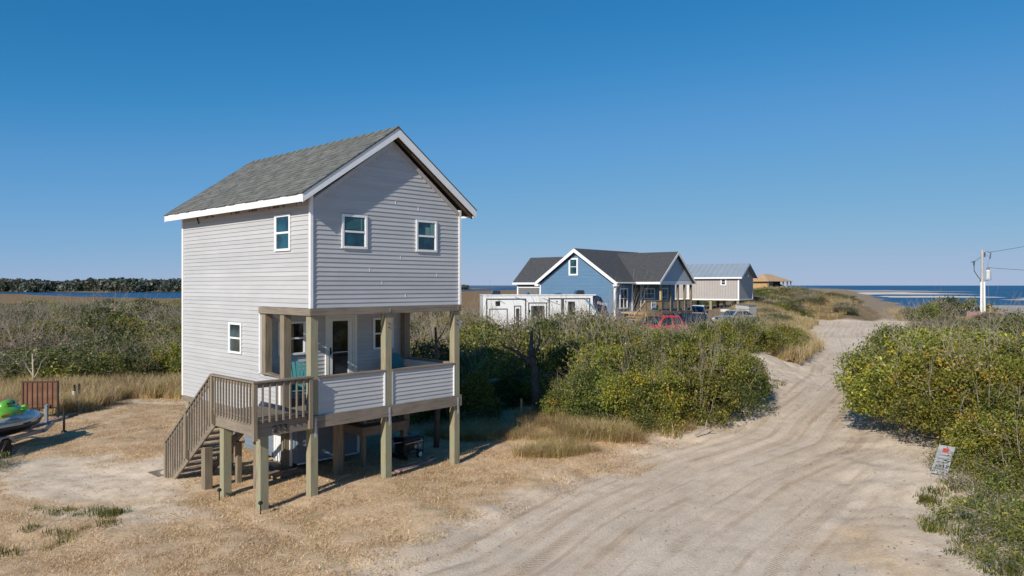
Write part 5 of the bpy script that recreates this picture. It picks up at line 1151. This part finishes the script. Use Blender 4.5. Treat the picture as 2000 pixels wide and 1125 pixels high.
gs = thing('storage_shed', (24.1, 77.2, -.1), R(38), 'small pale grey shed standing beside the dune in front of the grey building', 'shed')
sx_ = box('wall', plain('shed_grey', (.42, .40, .37), .7), gs, 0, 1.35, -.8, .8, .3, 2.72); slab('roof', M_GREYW, gs, [(-.05, -.85, 2.72), (1.4, -.85, 2.72), (1.4, .85, 2.86), (-.05, .85, 2.86)], .06)
for k in range(8): box('board', plain('shed_grey', (1, 1, 1)), sx_, .02+k*.165, .175+k*.165, -.82, -.801, .3, 2.68)
for x, y, z, a, lab, mt in ((24.0, 84.5, 1.0, .9, 'white box standing beneath the grey building', M_TRIM), (21.6, 86, .9, .6, 'small white and red sign among the stilts', M_TRIM)):
    bb = box('crate', mt, None, 0, a, 0, .5, 0, a*1.1, label=lab, cat='box', loc=(x, y, z))
    if a < .8: box('red_mark', plain('red_mark', (.5, .05, .04), .5), bb, .1, .3, -.02, -.001, .15, .45)

# ------------------------------------------------------------------ far buildings
M_OSB = plain('raw_sheathing', (.50, .31, .14), .8, var=.15, scale=2); M_OSBR = plain('raw_roof_deck', (.46, .31, .18), .8, var=.12, scale=2)
fh = thing('unfinished_house', (45.2, 131, 0), R(35), 'unfinished house with bare tan sheathing and hip roof behind the dune', 'house')
box('wall', M_OSB, fh, -2.5, 1.2, -2, 2.5, 3.6, 5.55); box('floor_band', M_OSB, fh, -2.6, 3.6, -2.1, 2.6, 4.2, 4.4)
MB().add([(-3, -2.6, 5.5), (3.9, -2.6, 5.5), (3.9, 3, 5.5), (-3, 3, 5.5), (-.6, .2, 6.75), (1.4, .2, 6.75), (-3, -2.6, 5.4), (3.9, -2.6, 5.4), (3.9, 3, 5.4), (-3, 3, 5.4)], [(0,1,5,4), (1,2,5), (2,3,4,5), (3,0,4), (9,8,7,6), (0,6,7,1), (1,7,8,2), (2,8,9,3), (3,9,6,0)]).build('roof', M_OSBR, fh)
for x_, y_ in ((1.5, -2.4), (2.7, -2.4), (3.7, -2.4), (3.7, .0), (3.7, 2.8), (-2.7, -2.4)): box('post', M_POSTG, fh, x_, x_+.16, y_, y_+.16, 3.0, 5.4)
box('opening', M_SHADE, fh, -.9, 1.1, -2.03, -2.001, 4.5, 5.4)
ws_ = thing('timber_screen', (39.6, 118, 0), R(15), 'weathered timber bulkhead wall below the unfinished house', 'wall')
for k in range(9): box('plank', M_POSTG, ws_, k*.36-1.2, k*.36-.86, 0, .1, 2.0, 4.2+(k % 2)*.05)
MB().bar((.4, -.06, 2.3), (1.3, -.06, 4.1), .12, .1).build('brace', M_POSTG, ws_); box('top_rail', M_POSTG, ws_, -1.3, 2.1, -.08, -.001, 4.1, 4.25)
wh = thing('white_house', (61.6, 170, 0), R(30), 'distant low white roofed house behind the dune crest', 'house')
box('wall', plain('far_white', (.5, .5, .5), .6), wh, -1.6, 1.6, 0, 5, 3, 4.6)
MB().prism([(-2, 4.55), (0, 5.2), (2, 4.55), (2, 4.4), (0, 5.05), (-2, 4.4)], 1, -.4, 5.4).build('roof', M_TRIM, wh)

# ------------------------------------------------------------------ vehicles
def vehicle(name, loc_, rz, label, cat, paint, kind_='suv', Lc=4.6, Wc=1.85, Hc=1.72, roofmat=None):
    t = thing(name, loc_, rz, label, cat); h = Wc/2; hb = 1.0 if kind_ != 'car' else .88
    if kind_ == 'pickup': low = [(-.02, .38), (-.05, .62), (.0, .95), (1.35, 1.08), (Lc, 1.10), (Lc+.02, .45)]; cab = [(1.30, 1.07), (1.95, Hc-.05), (2.2, Hc), (3.15, Hc), (3.45, 1.09)]
    elif kind_ == 'car': low = [(-.02, .30), (-.06, .55), (.05, .74), (1.1, .92), (Lc-.4, .96), (Lc, .80), (Lc+.02, .35)]; cab = [(1.05, .91), (1.75, Hc-.04), (2.2, Hc), (3.1, Hc-.06), (3.95, .95)]
    else: low = [(-.02, .36), (-.06, .62), (.02, .92), (1.15, 1.04), (Lc-.06, 1.06), (Lc, .6), (Lc, .40)]; cab = [(1.10, 1.03), (1.72, Hc-.07), (2.0, Hc), (Lc-.7, Hc-.02), (Lc-.08, 1.05)]
    MB().prism(low, 1, -h, h).build('body', paint, t, .05)
    # cabin narrows upwards
    n = len(cab); vs = []
    for s in (-1, 1):
        for x, z in cab: vs.append((x, s*(h-.02-.20*(z-cab[0][1])/(Hc-cab[0][1])), z))
    MB().add(vs, [tuple(range(n)), tuple(range(2*n-1, n-1, -1))] + [(i, i+n, (i+1) % n+n, (i+1) % n) for i in range(n)]).build('cabin', M_BLACK if roofmat == 'glass' else paint, t, .03)
    ctop = cab[1][1]
    def P(x, z, s): return (x, s*(h-.008-.20*(z-cab[0][1])/(Hc-cab[0][1])), z)
    zb_, zt_ = cab[0][1]+.06, Hc-.12
    fslope = lambda z: cab[0][0] + (cab[1][0]-cab[0][0])*(z-cab[0][1])/(cab[1][1]-cab[0][1])
    rsl = lambda z: cab[-1][0] + (cab[-2][0]-cab[-1][0])*(z-cab[-1][1])/(cab[-2][1]-cab[-1][1])
    xm = (cab[1][0] + cab[-2][0])/2
    for s in (-1, 1):
        for xa, xb, xc, xd in ((fslope(zb_)+.14, xm-.05, xm-.05, fslope(zt_)+.12), (xm+.05, rsl(zb_)-.14, rsl(zt_)-.12, xm+.05)):
            MB().add([P(xa, zb_, s), P(xb, zb_, s), P(xc, zt_, s), P(xd, zt_, s)], [(0, 1, 2, 3) if s < 0 else (3, 2, 1, 0)]).build('side_window', M_GLASSD, t)
    f0, f1 = (fslope(zb_), zb_), (fslope(zt_+.02), zt_+.02); wv = .12
    for (a, b, dx, nm) in ((f0, f1, -.012, 'windscreen'), ((rsl(zb_), zb_), (rsl(zt_), zt_), .012, 'rear_window')):
        ya = h-.14-.2*(a[1]-cab[0][1])/(Hc-cab[0][1]); yb = h-.12-.2*(b[1]-cab[0][1])/(Hc-cab[0][1])
        MB().add([(a[0]+dx, -ya, a[1]), (a[0]+dx, ya, a[1]), (b[0]+dx, yb, b[1]), (b[0]+dx, -yb, b[1])], [(0, 3, 2, 1) if dx < 0 else (0, 1, 2, 3)]).build(nm, M_GLASS, t)
    for x_ in (.85, Lc-.9):
        for s in (-1, 1):
            wl = MB().tube([(x_, s*(h-.2), .34), (x_, s*(h+.01), .34)], .34, 16).build('wheel', M_RUBBER, t); MB().tube([(x_, s*(h-.0), .34), (x_, s*(h+.02), .34)], .2, 12).build('rim', M_STEEL, wl)
    for s in (-1, 1):
        box('headlight', plain('lamp_glass', (.7, .72, .75), .15), t, -.075, .04, s*(h-.32)-.18, s*(h-.32)+.18, .68 if kind_ != 'car' else .58, .84 if kind_ != 'car' else .7, bevel=.02)
        box('tail_light', plain('tail_red', (.35, .01, .01), .2), t, Lc-.06, Lc+.03, s*(h-.15)-.08, s*(h-.15)+.08, .75, 1.0, bevel=.01)
        box('mirror', M_BLACK, t, cab[0][0]+.35, cab[0][0]+.5, min(s*(h+.0), s*(h+.18)), max(s*(h+.0), s*(h+.18)), cab[0][1]+.08, cab[0][1]+.26, bevel=.02)
    box('grille', M_BLACK, t, -.085, -.03, -.42, .42, .55, .78 if kind_ == 'car' else .82, bevel=.01); box('bumper', M_BLACK if kind_ != 'car' else paint, t, -.11, .06, -h+.04, h-.04, .34, .52, bevel=.03)
    if kind_ == 'pickup': box('bed_interior', M_BLACK, t, 3.5, Lc-.1, -h+.1, h-.1, 1.02, 1.112)
    else:
        for s in (-1, 1): MB().tube([(cab[2][0], s*(h-.3), Hc+.05), (Lc-.9, s*(h-.3), Hc+.05)], .02, 5).build('roof_rail', M_BLACK, t)
    return t
M_RED = plain('red_paint', (.50, .015, .02), .25, var=.05, coat=1); M_WHT = plain('white_paint', (.72, .73, .74), .25, var=.03, coat=1); M_SIL = plain('silver_paint', (.42, .44, .47), .3, .3, var=.03, coat=1); M_BLK = plain('black_car_paint', (.012, .014, .02), .15, coat=1)
vehicle('pickup_truck', (8.95, 53.6, hgt(np.array([10.]), np.array([54.]))[0]+.15), R(14), 'bright red pickup truck parked behind the scrub before the porch', 'truck', M_RED, 'pickup', 5.1, 1.9, 1.78)
vehicle('parked_car', (10.9, 56.4, hgt(np.array([12.]), np.array([56.]))[0]+.1), R(-6), 'black sport utility vehicle parked beside the red pickup', 'car', M_BLK, 'suv', 4.4, 1.85, 1.75)
vehicle('parked_car', (16.4, 66.0, hgt(np.array([16.5]), np.array([68.]))[0]-.05), R(74), 'white sport utility vehicle facing the camera behind the scrub', 'car', M_WHT, 'suv', 4.6, 1.85, 1.78)
vehicle('parked_car', (19.9, 71.0, hgt(np.array([22.]), np.array([72.]))[0]-.12), R(30), 'silver low car parked left of the small grey shed', 'car', M_SIL, 'car', 4.5, 1.8, 1.45)

# ------------------------------------------------------------------ utility pole
up = thing('utility_pole', (57.4, 90, 0), 0, 'grey wooden utility pole with transformer and white conduits above the beach scrub', 'pole')
M_POLE = wood('pole_wood', (.52, .48, .44), 2); PZ = .6
MB().tube([(0, 0, PZ-.6), (0, 0, 9.1)], [.19, .13], 12).build('pole', M_POLE, up)
for s in (-1, 1): MB().tube([(s*.24, -.12, PZ), (s*.19, -.1, 5.15)], .11, 8).build('conduit', M_TRIM, up)
for a, b in (((.0, 0, 8.4), (.95, 0, 8.3)), ((0, 0, 8.2), (-.95, 0, 7.55))): MB().bar(a, b, .05, .05).build('bracket', M_STEEL, up)
M_INS = plain('insulator', (.06, .07, .08), .4)
MB().tube([(.95, 0, 8.0), (.98, 0, 8.25), (1.05, 0, 8.75)], [.09, .07, .05], 8).build('insulator', M_INS, up); MB().tube([(.30, 0, 8.2), (.30, 0, 8.75)], .09, 8).build('insulator', M_INS, up)
MB().tube([(-1.0, 0, 7.1), (-1.0, 0, 7.6)], [.07, .1], 8).tube([(-1.35, 0, 7.55), (-.85, 0, 7.7)], .05, 6).build('insulator', M_INS, up)
MB().tube([(-1.0, 0, 7.1), (-.98, 0, 6.5), (-.6, 0, 5.9), (-.25, 0, 5.5), (-.22, 0, 5.1)], .045, 6).build('cable', M_INS, up); MB().tube([(0, 0, 8.3), (-.5, 0, 8.0), (-1.0, 0, 7.6)], .02, 4).tube([(.3, 0, 8.7), (.6, 0, 8.9), (1.0, 0, 8.7)], .02, 4).tube([(.95, 0, 8.0), (.7, 0, 7.4), (.65, 0, 6.7)], .02, 4).build('cable', M_INS, up)
tf = MB().tube([(.70, -.02, 5.55), (.70, -.02, 6.45), (.70, -.02, 6.62)], [.27, .27, .2], 14).build('transformer', plain('transformer_grey', (.55, .56, .55), .5), up); MB().tube([(.58, -.02, 6.6), (.58, -.02, 6.85)], .06, 6).tube([(.82, -.02, 6.6), (.82, -.02, 6.85)], .06, 6).build('bushing', plain('bushing_red', (.25, .08, .06), .4), tf)
MB().tube([(.96, -.1, 6.4), (1.02, -.1, 5.4), (.6, 0, 5.3), (.2, 0, 5.4)], .03, 5).build('cable', M_INS, up)
for z_, e_, y_, lab in ((8.75, 14.5, 85, 'thin upper power line running right from the pole'), (6.9, 6.2, 85, 'thin lower power line running right from the pole')):
    pts = []
    for k in range(25):
        t_ = k/24; pts.append((t_*22, t_*-4, z_*(1-t_)+e_*t_ - (1.2 if z_ > 8 else .7)*4*t_*(1-t_)*.5))
    MB().tube(pts, .022, 4).build('power_line', M_INS, None, label=lab, cat='cable', loc=(58.1, 90, 0), group='power lines at the pole')
# pink sand fence
pf = thing('sand_fence', (54.0, 87.5, 0), R(-4), 'faded pink slat fence beside the utility pole', 'fence')
for k in range(26): box('slat', plain('pink_slat', (.42, .22, .22), .8, var=.25, scale=3), pf, k*.165, k*.165+.13, 0, .03, .2, 1.62+.05*math.sin(k*1.7))
box('rail', M_PINK, pf, -.05, 4.3, .031, .07, .6, .66); box('post', M_NEW, pf, 2.55, 2.67, -.14, -.02, .2, 2.3)
bt = thing('beached_kayak', (59.0, 111, float(hgt(np.array([59.]), np.array([111.]))[0])), R(12), 'small teal and white boat lying on the sand behind the far bend', 'boat')
MB().tube([(-1.4, 0, .25), (-.9, 0, .22), (0, 0, .22), (.9, 0, .22), (1.4, 0, .28)], [.03, .25, .33, .25, .03], 10).build('hull', M_TEAL, bt); MB().tube([(-.2, 0, .46), (.7, 0, .46)], .16, 8).build('deck', M_TRIM, bt)

# ------------------------------------------------------------------ watercraft on its trailer (left edge)
jz = float(hgt(np.array([-15.2]), np.array([22.0]))[0])
AX = math.atan2(.99, .12)
jt = thing('boat_trailer', (-15.0, 19.5, jz-.08), AX, 'galvanised watercraft trailer parked at the left edge of the yard', 'trailer')
M_GAL = plain('galv_blue', (.26, .30, .36), .4, .6)
for s in (-.62, .62): MB().bar((-.6, s, .42), (2.9, s*.85, .42), .07, .11).build('side_rail', M_GAL, jt)
MB().bar((2.9, -.53, .42), (3.9, 0, .46), .07, .10).build('side_rail', M_GAL, jt); MB().bar((2.9, .53, .42), (3.9, 0, .46), .07, .10).build('side_rail', M_GAL, jt)
MB().bar((1.9, 0, .44), (4.75, 0, .50), .08, .09).build('tongue', M_GAL, jt); MB().bar((4.5, 0, .52), (4.95, 0, .52), .09, .08).build('coupler', M_BLACK, jt)
for x_ in (.2, 1.4, 2.8): MB().bar((x_, -.6, .40), (x_, .6, .40), .07, .07).build('cross_member', M_GAL, jt)
for s in (-.3, .3): MB().bar((-.4, s, .55), (2.4, s, .60), .12, .09).build('bunk', M_BX, jt)
MB().bar((3.6, 0, .5), (3.6, 0, 1.05), .08, .08, (1, 0, 0)).build('winch_post', M_GAL, jt); MB().bar((4.2, -.12, -.1), (4.2, -.12, .95), .05, .05, (1, 0, 0)).build('jack', M_BLACK, jt); MB().tube([(4.2, -.17, .06), (4.2, -.07, .06)], .08, 10).build('jack_wheel', M_RUBBER, jt)
for s in (-.85, .85): MB().tube([(.9, s-.09, .27), (.9, s+.09, .27)], .27, 16).build('wheel', M_RUBBER, jt); 
for s in (-.85, .85): MB().prism([(.55, .38), (.6, .56), (.78, .62), (1.02, .62), (1.2, .56), (1.25, .38), (1.2, .40), (1.0, .58), (.8, .58), (.6, .40)], 1, s-.12, s+.12).build('fender', M_GAL, jt)
js = thing('jet_ski', (-14.85, 19.6, jz-.10), AX, 'lime green and silver personal watercraft resting on the trailer', 'watercraft')
js.rotation_euler = (0, R(4.5), AX)
M_LIME = plain('lime_paint', (.13, .40, .03), .3, coat=1); M_SILV = plain('silver_hull', (.50, .52, .56), .25, .2, var=.06, coat=1); M_OLIV = plain('olive_grey_panel', (.20, .24, .12), .35, coat=.6)
def loft(name, mat, secs, parent, bevel=0):
    """sections: list of (x, half profile [(y,z)...]) mirrored in y"""
    mb = MB(); n = None; vs = []
    for x, pr in secs:
        full = [(x, y, z) for y, z in pr] + [(x, -y, z) for y, z in reversed(pr)]; n = len(full); vs += full
    fs = []
    for i in range(len(secs)-1):
        for k in range(n-1): fs.append((i*n+k, i*n+k+1, (i+1)*n+k+1, (i+1)*n+k))
    fs.append(tuple(range(n))); fs.append(tuple(range(len(vs)-1, len(vs)-n-1, -1)))
    return mb.add(vs, fs).build(name, mat, parent, smooth=True)
loft('hull', M_BLACK, [(-.5, [(0, .62), (.35, .64), (.52, .80), (.55, .92)]), (.8, [(0, .60), (.38, .64), (.58, .82), (.60, .94)]), (1.8, [(0, .62), (.34, .68), (.56, .84), (.58, .98)]), (2.5, [(0, .74), (.2, .78), (.38, .9), (.40, 1.04)]), (3.0, [(0, .98), (.05, 1.0), (.10, 1.06), (.10, 1.12)])], js)
loft('deck', M_SILV, [(-.5, [(.56, .90), (.57, .97), (.42, 1.03), (0, 1.03)]), (.8, [(.61, .92), (.62, 1.0), (.42, 1.10), (0, 1.12)]), (1.5, [(.60, .94), (.60, 1.06), (.44, 1.22), (0, 1.26)]), (2.2, [(.50, .98), (.50, 1.12), (.34, 1.28), (0, 1.34)]), (2.7, [(.28, 1.04), (.27, 1.14), (.16, 1.22), (0, 1.26)]), (3.06, [(.05, 1.08), (.05, 1.12), (.03, 1.15), (0, 1.16)])], js)
loft('green_cowl', M_LIME, [(.9, [(.40, 1.10), (.36, 1.20), (.2, 1.26), (0, 1.27)]), (1.4, [(.46, 1.16), (.42, 1.32), (.25, 1.42), (0, 1.45)]), (1.9, [(.42, 1.22), (.36, 1.36), (.2, 1.44), (0, 1.46)]), (2.45, [(.24, 1.24), (.2, 1.29), (.1, 1.32), (0, 1.33)])], js)
loft('seat', M_BLACK, [(-.4, [(.22, 1.04), (.2, 1.16), (0, 1.2)]), (.3, [(.24, 1.08), (.22, 1.30), (0, 1.34)]), (.8, [(.22, 1.12), (.2, 1.28), (0, 1.30)]), (1.15, [(.15, 1.2), (.12, 1.38), (0, 1.4)])], js)
for s in (-1, 1):
    MB().add([(.6, s*.628, .99), (1.6, s*.615, 1.03), (2.1, s*.53, 1.10), (1.5, s*.60, 1.10), (.7, s*.60, 1.06)], [(0, 1, 2, 3, 4) if s < 0 else (4, 3, 2, 1, 0)]).build('side_panel', M_OLIV, js)
    MB().tube([(1.55, 0, 1.52), (1.48, s*.38, 1.56)], .025, 6).build('handlebar', M_BLACK, js)
    MB().tube([(1.48, s*.26, 1.56), (1.46, s*.40, 1.57)], .035, 8).build('grip', M_BLACK, js)
    MB().prism([(1.75, 1.34), (1.95, 1.34), (2.02, 1.46), (1.85, 1.48)], 1, s*.38-.06, s*.38+.06).build('mirror', M_LIME, js, .01)
loft('dash', M_LIME, [(1.4, [(.14, 1.42), (.12, 1.54), (0, 1.56)]), (1.75, [(.16, 1.42), (.14, 1.62), (0, 1.66)]), (2.05, [(.1, 1.4), (.06, 1.48), (0, 1.5)])], js)
MB().bar((1.0, -.425, 1.22), (1.7, -.42, 1.29), .006, .05).build('graphic', plain('orange_mark', (.6, .16, .02), .4), js); MB().bar((.95, -.60, 1.10), (1.5, -.585, 1.13), .006, .02).build('graphic', M_BLACK, js)

# ------------------------------------------------------------------ rusty mesh gate panel and pipe stand
M_RUST = plain('rusty_mesh', (.17, .085, .05), .9, var=.4, scale=3); M_RUSTD = plain('rusty_bar', (.09, .04, .025), .8)
gzv = float(hgt(np.array([-16.9]), np.array([26.2]))[0])
gt = thing('ramp_gate', (-17.25, 26.0, gzv), R(8), 'rusty brown mesh ramp gate standing upright at the yard edge', 'gate')
box('mesh_panel', M_RUST, gt, .03, 1.12, -.006, .006, .42, 1.32)
for x_ in (0, 1.15): box('frame_bar', M_BLACK if x_ else M_RUSTD, gt, x_-.025, x_+.025, -.03, .03, .05, 1.36)
for z_ in (.40, 1.33): box('frame_bar', M_RUSTD if z_ > 1 else M_BLACK, gt, -.02, 1.17, -.024, .024, z_-.022, z_+.022)
for k in range(6): box('upright', M_RUSTD, gt, .13+k*.165, .155+k*.165, -.03, -.008, .42, 1.32)
for x_, lab in ((.85, 'pale metal post'),): MB().tube([(x_, -.1, 0), (x_, -.1, .55)], .035, 8).build('prop_post', M_STEEL, gt)
ps = thing('pipe_stand', (-17.05, 28.7, float(hgt(np.array([-17.]), np.array([28.7]))[0])), 0, 'two black stakes with a white pipe at the edge of the tall dry grass', 'stake')
MB().tube([(0, 0, 0), (0, 0, .55)], .055, 8).build('white_pipe', M_TRIM, ps); MB().tube([(.02, 0, .5), (.02, 0, .8)], .04, 6).build('stake', M_BLACK, ps); MB().tube([(.22, 0, -.1), (.20, 0, .85)], .035, 6).build('stake', M_BLACK, ps)

# ------------------------------------------------------------------ dead tree, palm, person, pipe, sign, stumps
def limb(mb, p, d, ln_, r0, depth, r):
    pts = [p]; rad = [r0]; q = Vector(p); dd_ = Vector(d).normalized()
    for k in range(4):
        dd_ = (dd_ + Vector(r.normal(size=3))*.16).normalized(); q = q + dd_*ln_/4; pts.append(tuple(q)); rad.append(r0*(1-.20*(k+1)))
    mb.tube(pts, rad, 7 if depth else 5)
    if depth:
        for k in range(3):
            i = r.integers(1, 5); nd = (dd_ + Vector(r.normal(size=3))*.7 + Vector((0, 0, .15))).normalized(); limb(mb, pts[i], nd, ln_*r.uniform(.35, .6), rad[i]*.55, depth-1, r)
def hz(x, y): return float(hgt(np.array([x]), np.array([y]))[0])
def dead_tree(x, y, label, trunk, limbs, mat, seed, group=None):
    t = thing('dead_tree', (x, y, hz(x, y)-.1), 0, label, 'tree', group); r = np.random.default_rng(seed)
    MB().tube(trunk[0], trunk[1], 9).build('trunk', mat, t, smooth=True)
    for p, d, l, rr, dp in limbs:
        mb = MB(); limb(mb, p, d, l, rr, dp, r); mb.build('limb', mat, t)
    return t
dead_tree(.85, 24.4, 'dark dead tree with broken limbs standing at the thicket edge', ([(0, 0, 0), (-.06, 0, .8), (-.10, .03, 1.6), (-.22, 0, 2.1), (-.2, 0, 2.9)], [.16, .14, .13, .10, .04]),
   [((-.15, 0, 1.75), (-1, .1, .55), 1.6, .08, 1), ((-.2, 0, 2.0), (.5, .1, .8), 1.2, .055, 2), ((-.18, 0, 2.0), (-.12, 0, 1), 1.3, .035, 1), ((-.1, 0, 1.5), (.9, .3, .3), .9, .03, 2), ((-.1, 0, 1.2), (-.9, .4, .2), .9, .03, 2), ((-.15, 0, 1.9), (.2, -.2, 1), .9, .03, 2)], M_BARK, 3)
dead_tree(-2.15, 20.9, 'slender dark dead trunk rising beside the right end of the porch', ([(0, 0, 0), (.04, 0, 1.2), (.03, 0, 2.4), (-.02, 0, 3.5)], [.09, .075, .06, .03]), [((.03, 0, 2.2), (-.7, .4, .5), 1.0, .03, 2), ((.04, 0, 1.6), (.8, .5, .4), .9, .03, 2), ((0, 0, 3.0), (.4, 0, 1), .8, .02, 2)], M_BARK, 8)
dead_tree(-21.0, 51, 'pale leafless grey tree standing above the left thicket', ([(0, 0, 0), (.1, 0, 1.4), (-.1, 0, 2.8), (-.05, 0, 3.9)], [.10, .09, .07, .03]), [((0, 0, 1.5), (-1, 0, .8), 1.9, .05, 2), ((-.05, 0, 2.3), (1, 0, .9), 1.5, .05, 2), ((-.08, 0, 2.7), (-.3, 0, 1), 1.4, .04, 2), ((0, 0, 3), (.6, 0, 1), 1.0, .03, 2)], M_TWIG, 12)
dead_tree(-13.9, 31.0+5, 'low pale leafless tree beside the left wall of the house', ([(0, 0, 0), (.1, 0, .9), (.0, 0, 1.7), (.1, 0, 2.3)], [.07, .06, .05, .02]), [((.1, 0, .8), (1, 0, .9), 1.2, .03, 2), ((0, 0, 1.2), (-1, 0, 1), 1.2, .03, 2), ((0, 0, 1.6), (.3, 0, 1), .9, .03, 2)], M_TWIG, 14)
dead_tree(-20.3, 31.2, 'small bare grey tree behind the rusty gate', ([(0, 0, 0), (.05, 0, 1.0), (.0, 0, 1.9)], [.06, .05, .02]), [((.05, 0, .8), (1, 0, .9), 1.1, .03, 2), ((0, 0, 1.0), (-1, 0, 1.2), 1.1, .03, 2), ((0, 0, 1.4), (.2, 0, 1), .9, .02, 2)], M_TWIG, 15)
MB().tube([(-1.35, 0, 1.02), (0, .0, 1.14), (2.1, 0, 1.32)], .055, 8).build('white_pipe', plain('pipe_white', (.55, .62, .70), .4), None, label='long whitish pipe lying across branches behind the dead tree', cat='pipe', loc=(-.55, 27.2, hz(-.5, 27.2)-.1))
box('stake', M_NEW, None, -.03, .03, -.03, .03, 0, .75, label='small tan wooden stake at the thicket foot left of the golden grass', cat='stake', loc=(.3, 23.6, hz(.3, 23.6)))
M_DRIFT = plain('driftwood', (.30, .25, .20), .85)
for x, y, a, lab in ((1.85, 22.6, .5, 'pale forked driftwood branch at the foot of the middle thicket'), (5.2, 20.9, .2, 'pale short driftwood log lying before the middle thicket')):
    mb = MB(); mb.tube([(0, 0, .1), (.35, 0, .3), (.6, .05, .2)], [.028, .022, .012], 6); mb.tube([(.3, 0, .27), (.4, .1, .5)], [.02, .01], 6); mb.build('driftwood', M_DRIFT, None, label=lab, cat='driftwood', loc=(x, y, hz(x, y)), rz=a)
box('small_post', M_STEEL, None, -.1, .1, -.1, .1, 0, .7, label='short pale post on the dune slope left of the far road', cat='post', loc=(33.5, 84, hz(33.5, 84)), bevel=.03)
# palm
px_, py_ = -10.6, 108.5; pz_ = hz(px_, py_)
pm = thing('palm_tree', (px_, py_, pz_), 0, 'palm with a pale boot covered trunk seen through the porch opening', 'palm')
MB().tube([(0, 0, -.2), (0, 0, 1.2), (.02, 0, 2.6)], [.26, .23, .22], 12).build('trunk', plain('palm_bark', (.22, .18, .15), .9, var=.3, scale=6), pm)
for k in range(26):
    a = k*2.4; z_ = .9 + k*.07; MB().bar((math.cos(a)*.2, math.sin(a)*.2, z_), (math.cos(a)*.42, math.sin(a)*.42, z_+.32), .10, .035).build('boot', plain('palm_boot', (.46, .38, .33), .8), pm)
M_FROND = plain('palm_leaf', (.05, .075, .02), .6, var=.3)
for k in range(20):
    a = k*2.4; el = .9 - .07*k; c_, s_2 = math.cos(a), math.sin(a); mb = MB(); st_ = Vector((c_*.25, s_2*.25, 2.7)); en = st_ + Vector((c_*math.cos(el), s_2*math.cos(el), math.sin(el)))*1.1
    mb.tube([st_, en], .018, 4)
    for j in range(9):
        f = (j-4)*.26; d3 = Vector((math.cos(a+f)*math.cos(el*.6), math.sin(a+f)*math.cos(el*.6), math.sin(el*.6)-.15*abs(j-4)*.3)); sd_ = Vector((-math.sin(a+f), math.cos(a+f), 0))*.035; tip = en + d3*.8
        mb.add([en, en+d3*.35+sd_, tip, en+d3*.35-sd_], [(0, 1, 2, 3)])
    mb.build('frond', M_FROND, pm)
# person raking, far away through the porch
pr_ = thing('person', (-12.75, 110.5, hz(-12.75, 110.5)), 0, 'person in dark jacket and blue jeans leaning on a long pale pole beside a palm', 'person')
vs = [(0, 0, .92), (0, 0, 1.15), (.03, 0, 1.40), (.05, 0, 1.50), (.08, 0, 1.63), (-.10, 0, .90), (-.13, .02, .48), (-.15, 0, .08), (-.12, -.14, .04), (.10, 0, .90), (.14, -.04, .48), (.15, 0, .08), (.17, -.14, .04), (-.17, 0, 1.40), (-.16, -.1, 1.14), (.10, -.22, 1.12), (.22, 0, 1.40), (.30, -.1, 1.2), (.36, -.25, 1.22)]
es = [(0, 1), (1, 2), (2, 3), (3, 4), (0, 5), (5, 6), (6, 7), (7, 8), (0, 9), (9, 10), (10, 11), (11, 12), (2, 13), (13, 14), (14, 15), (2, 16), (16, 17), (17, 18)]
rad = [.15, .14, .15, .06, .11, .10, .07, .05, .05, .10, .07, .05, .05, .07, .05, .04, .07, .05, .04]
def skinned(name, ids, grow, mat, parent):
    mp = {j: i for i, j in enumerate(ids)}; me = bpy.data.meshes.new(name); me.from_pydata([vs[j] for j in ids], [(mp[a], mp[b]) for a, b in es if a in mp and b in mp], [])
    o = link(name, me, parent, mat); o.modifiers.new('skin', 'SKIN'); o.modifiers.new('sub', 'SUBSURF').levels = 1
    for i, j in enumerate(ids): me.skin_vertices[0].data[i].radius = (rad[j]+grow, rad[j]+grow)
    me.skin_vertices[0].data[0].use_root = True
    return o
bo = skinned('body', list(range(19)), 0, plain('skin', (.45, .25, .17), .6), pr_)
skinned('jeans', [0, 5, 6, 7, 9, 10, 11], .02, plain('jeans', (.05, .11, .22), .8), pr_); skinned('jacket', [0, 1, 2, 13, 14, 16, 17], .025, plain('jacket_black', (.012, .014, .02), .8), pr_)
MB().tube([(.08, .02, 1.62), (.08, .02, 1.76)], [.12, .08], 10).build('hair', plain('hair', (.08, .05, .03), .8), pr_)
MB().tube([(.20, -.25, 1.35), (1.25, -.35, .05)], .03, 6).build('pole', M_TRIM, None, label='long pale pole held slanting by the person near the palm', cat='pole', loc=tuple(pr_.location))
box('tarp', plain('tarp_blue', (.03, .14, .5), .6), None, 0, .5, 0, .4, .0, .28, label='small blue bundle on a stand between the person and the palm', cat='bundle', loc=(-12.2, 111, pr_.location.z+.75), bevel=.06)
# fallen weathered sign in the right verge
sz_ = hz(8.95, 15.9)
fs = thing('fallen_sign', (8.95, 15.75, sz_+.02), 0, 'weathered white sign board with red patch tipped over at the right road edge', 'sign')
Ms = Matrix(((.515, .456, -.726, 0), (-.857, .304, -.417, 0), (.03, .836, .547, 0), (0, 0, 0, 1)))
M_OLDS = plain('weathered_sign', (.30, .30, .32), .7, var=.3, scale=7)
MB().box(0, .34, 0, .66, 0, .02, Ms).build('board', M_OLDS, fs)
MB().box(.11, .23, .50, .60, .0205, .024, Ms).build('red_patch', plain('faded_red', (.35, .05, .04), .7), fs)
for k in range(5): MB().box(.05, .29-.05*(k % 2), .10+k*.08, .13+k*.08, .0205, .0235, Ms).build('faded_lettering', plain('faded_grey', (.16, .18, .18), .8, var=.5, scale=20), fs)
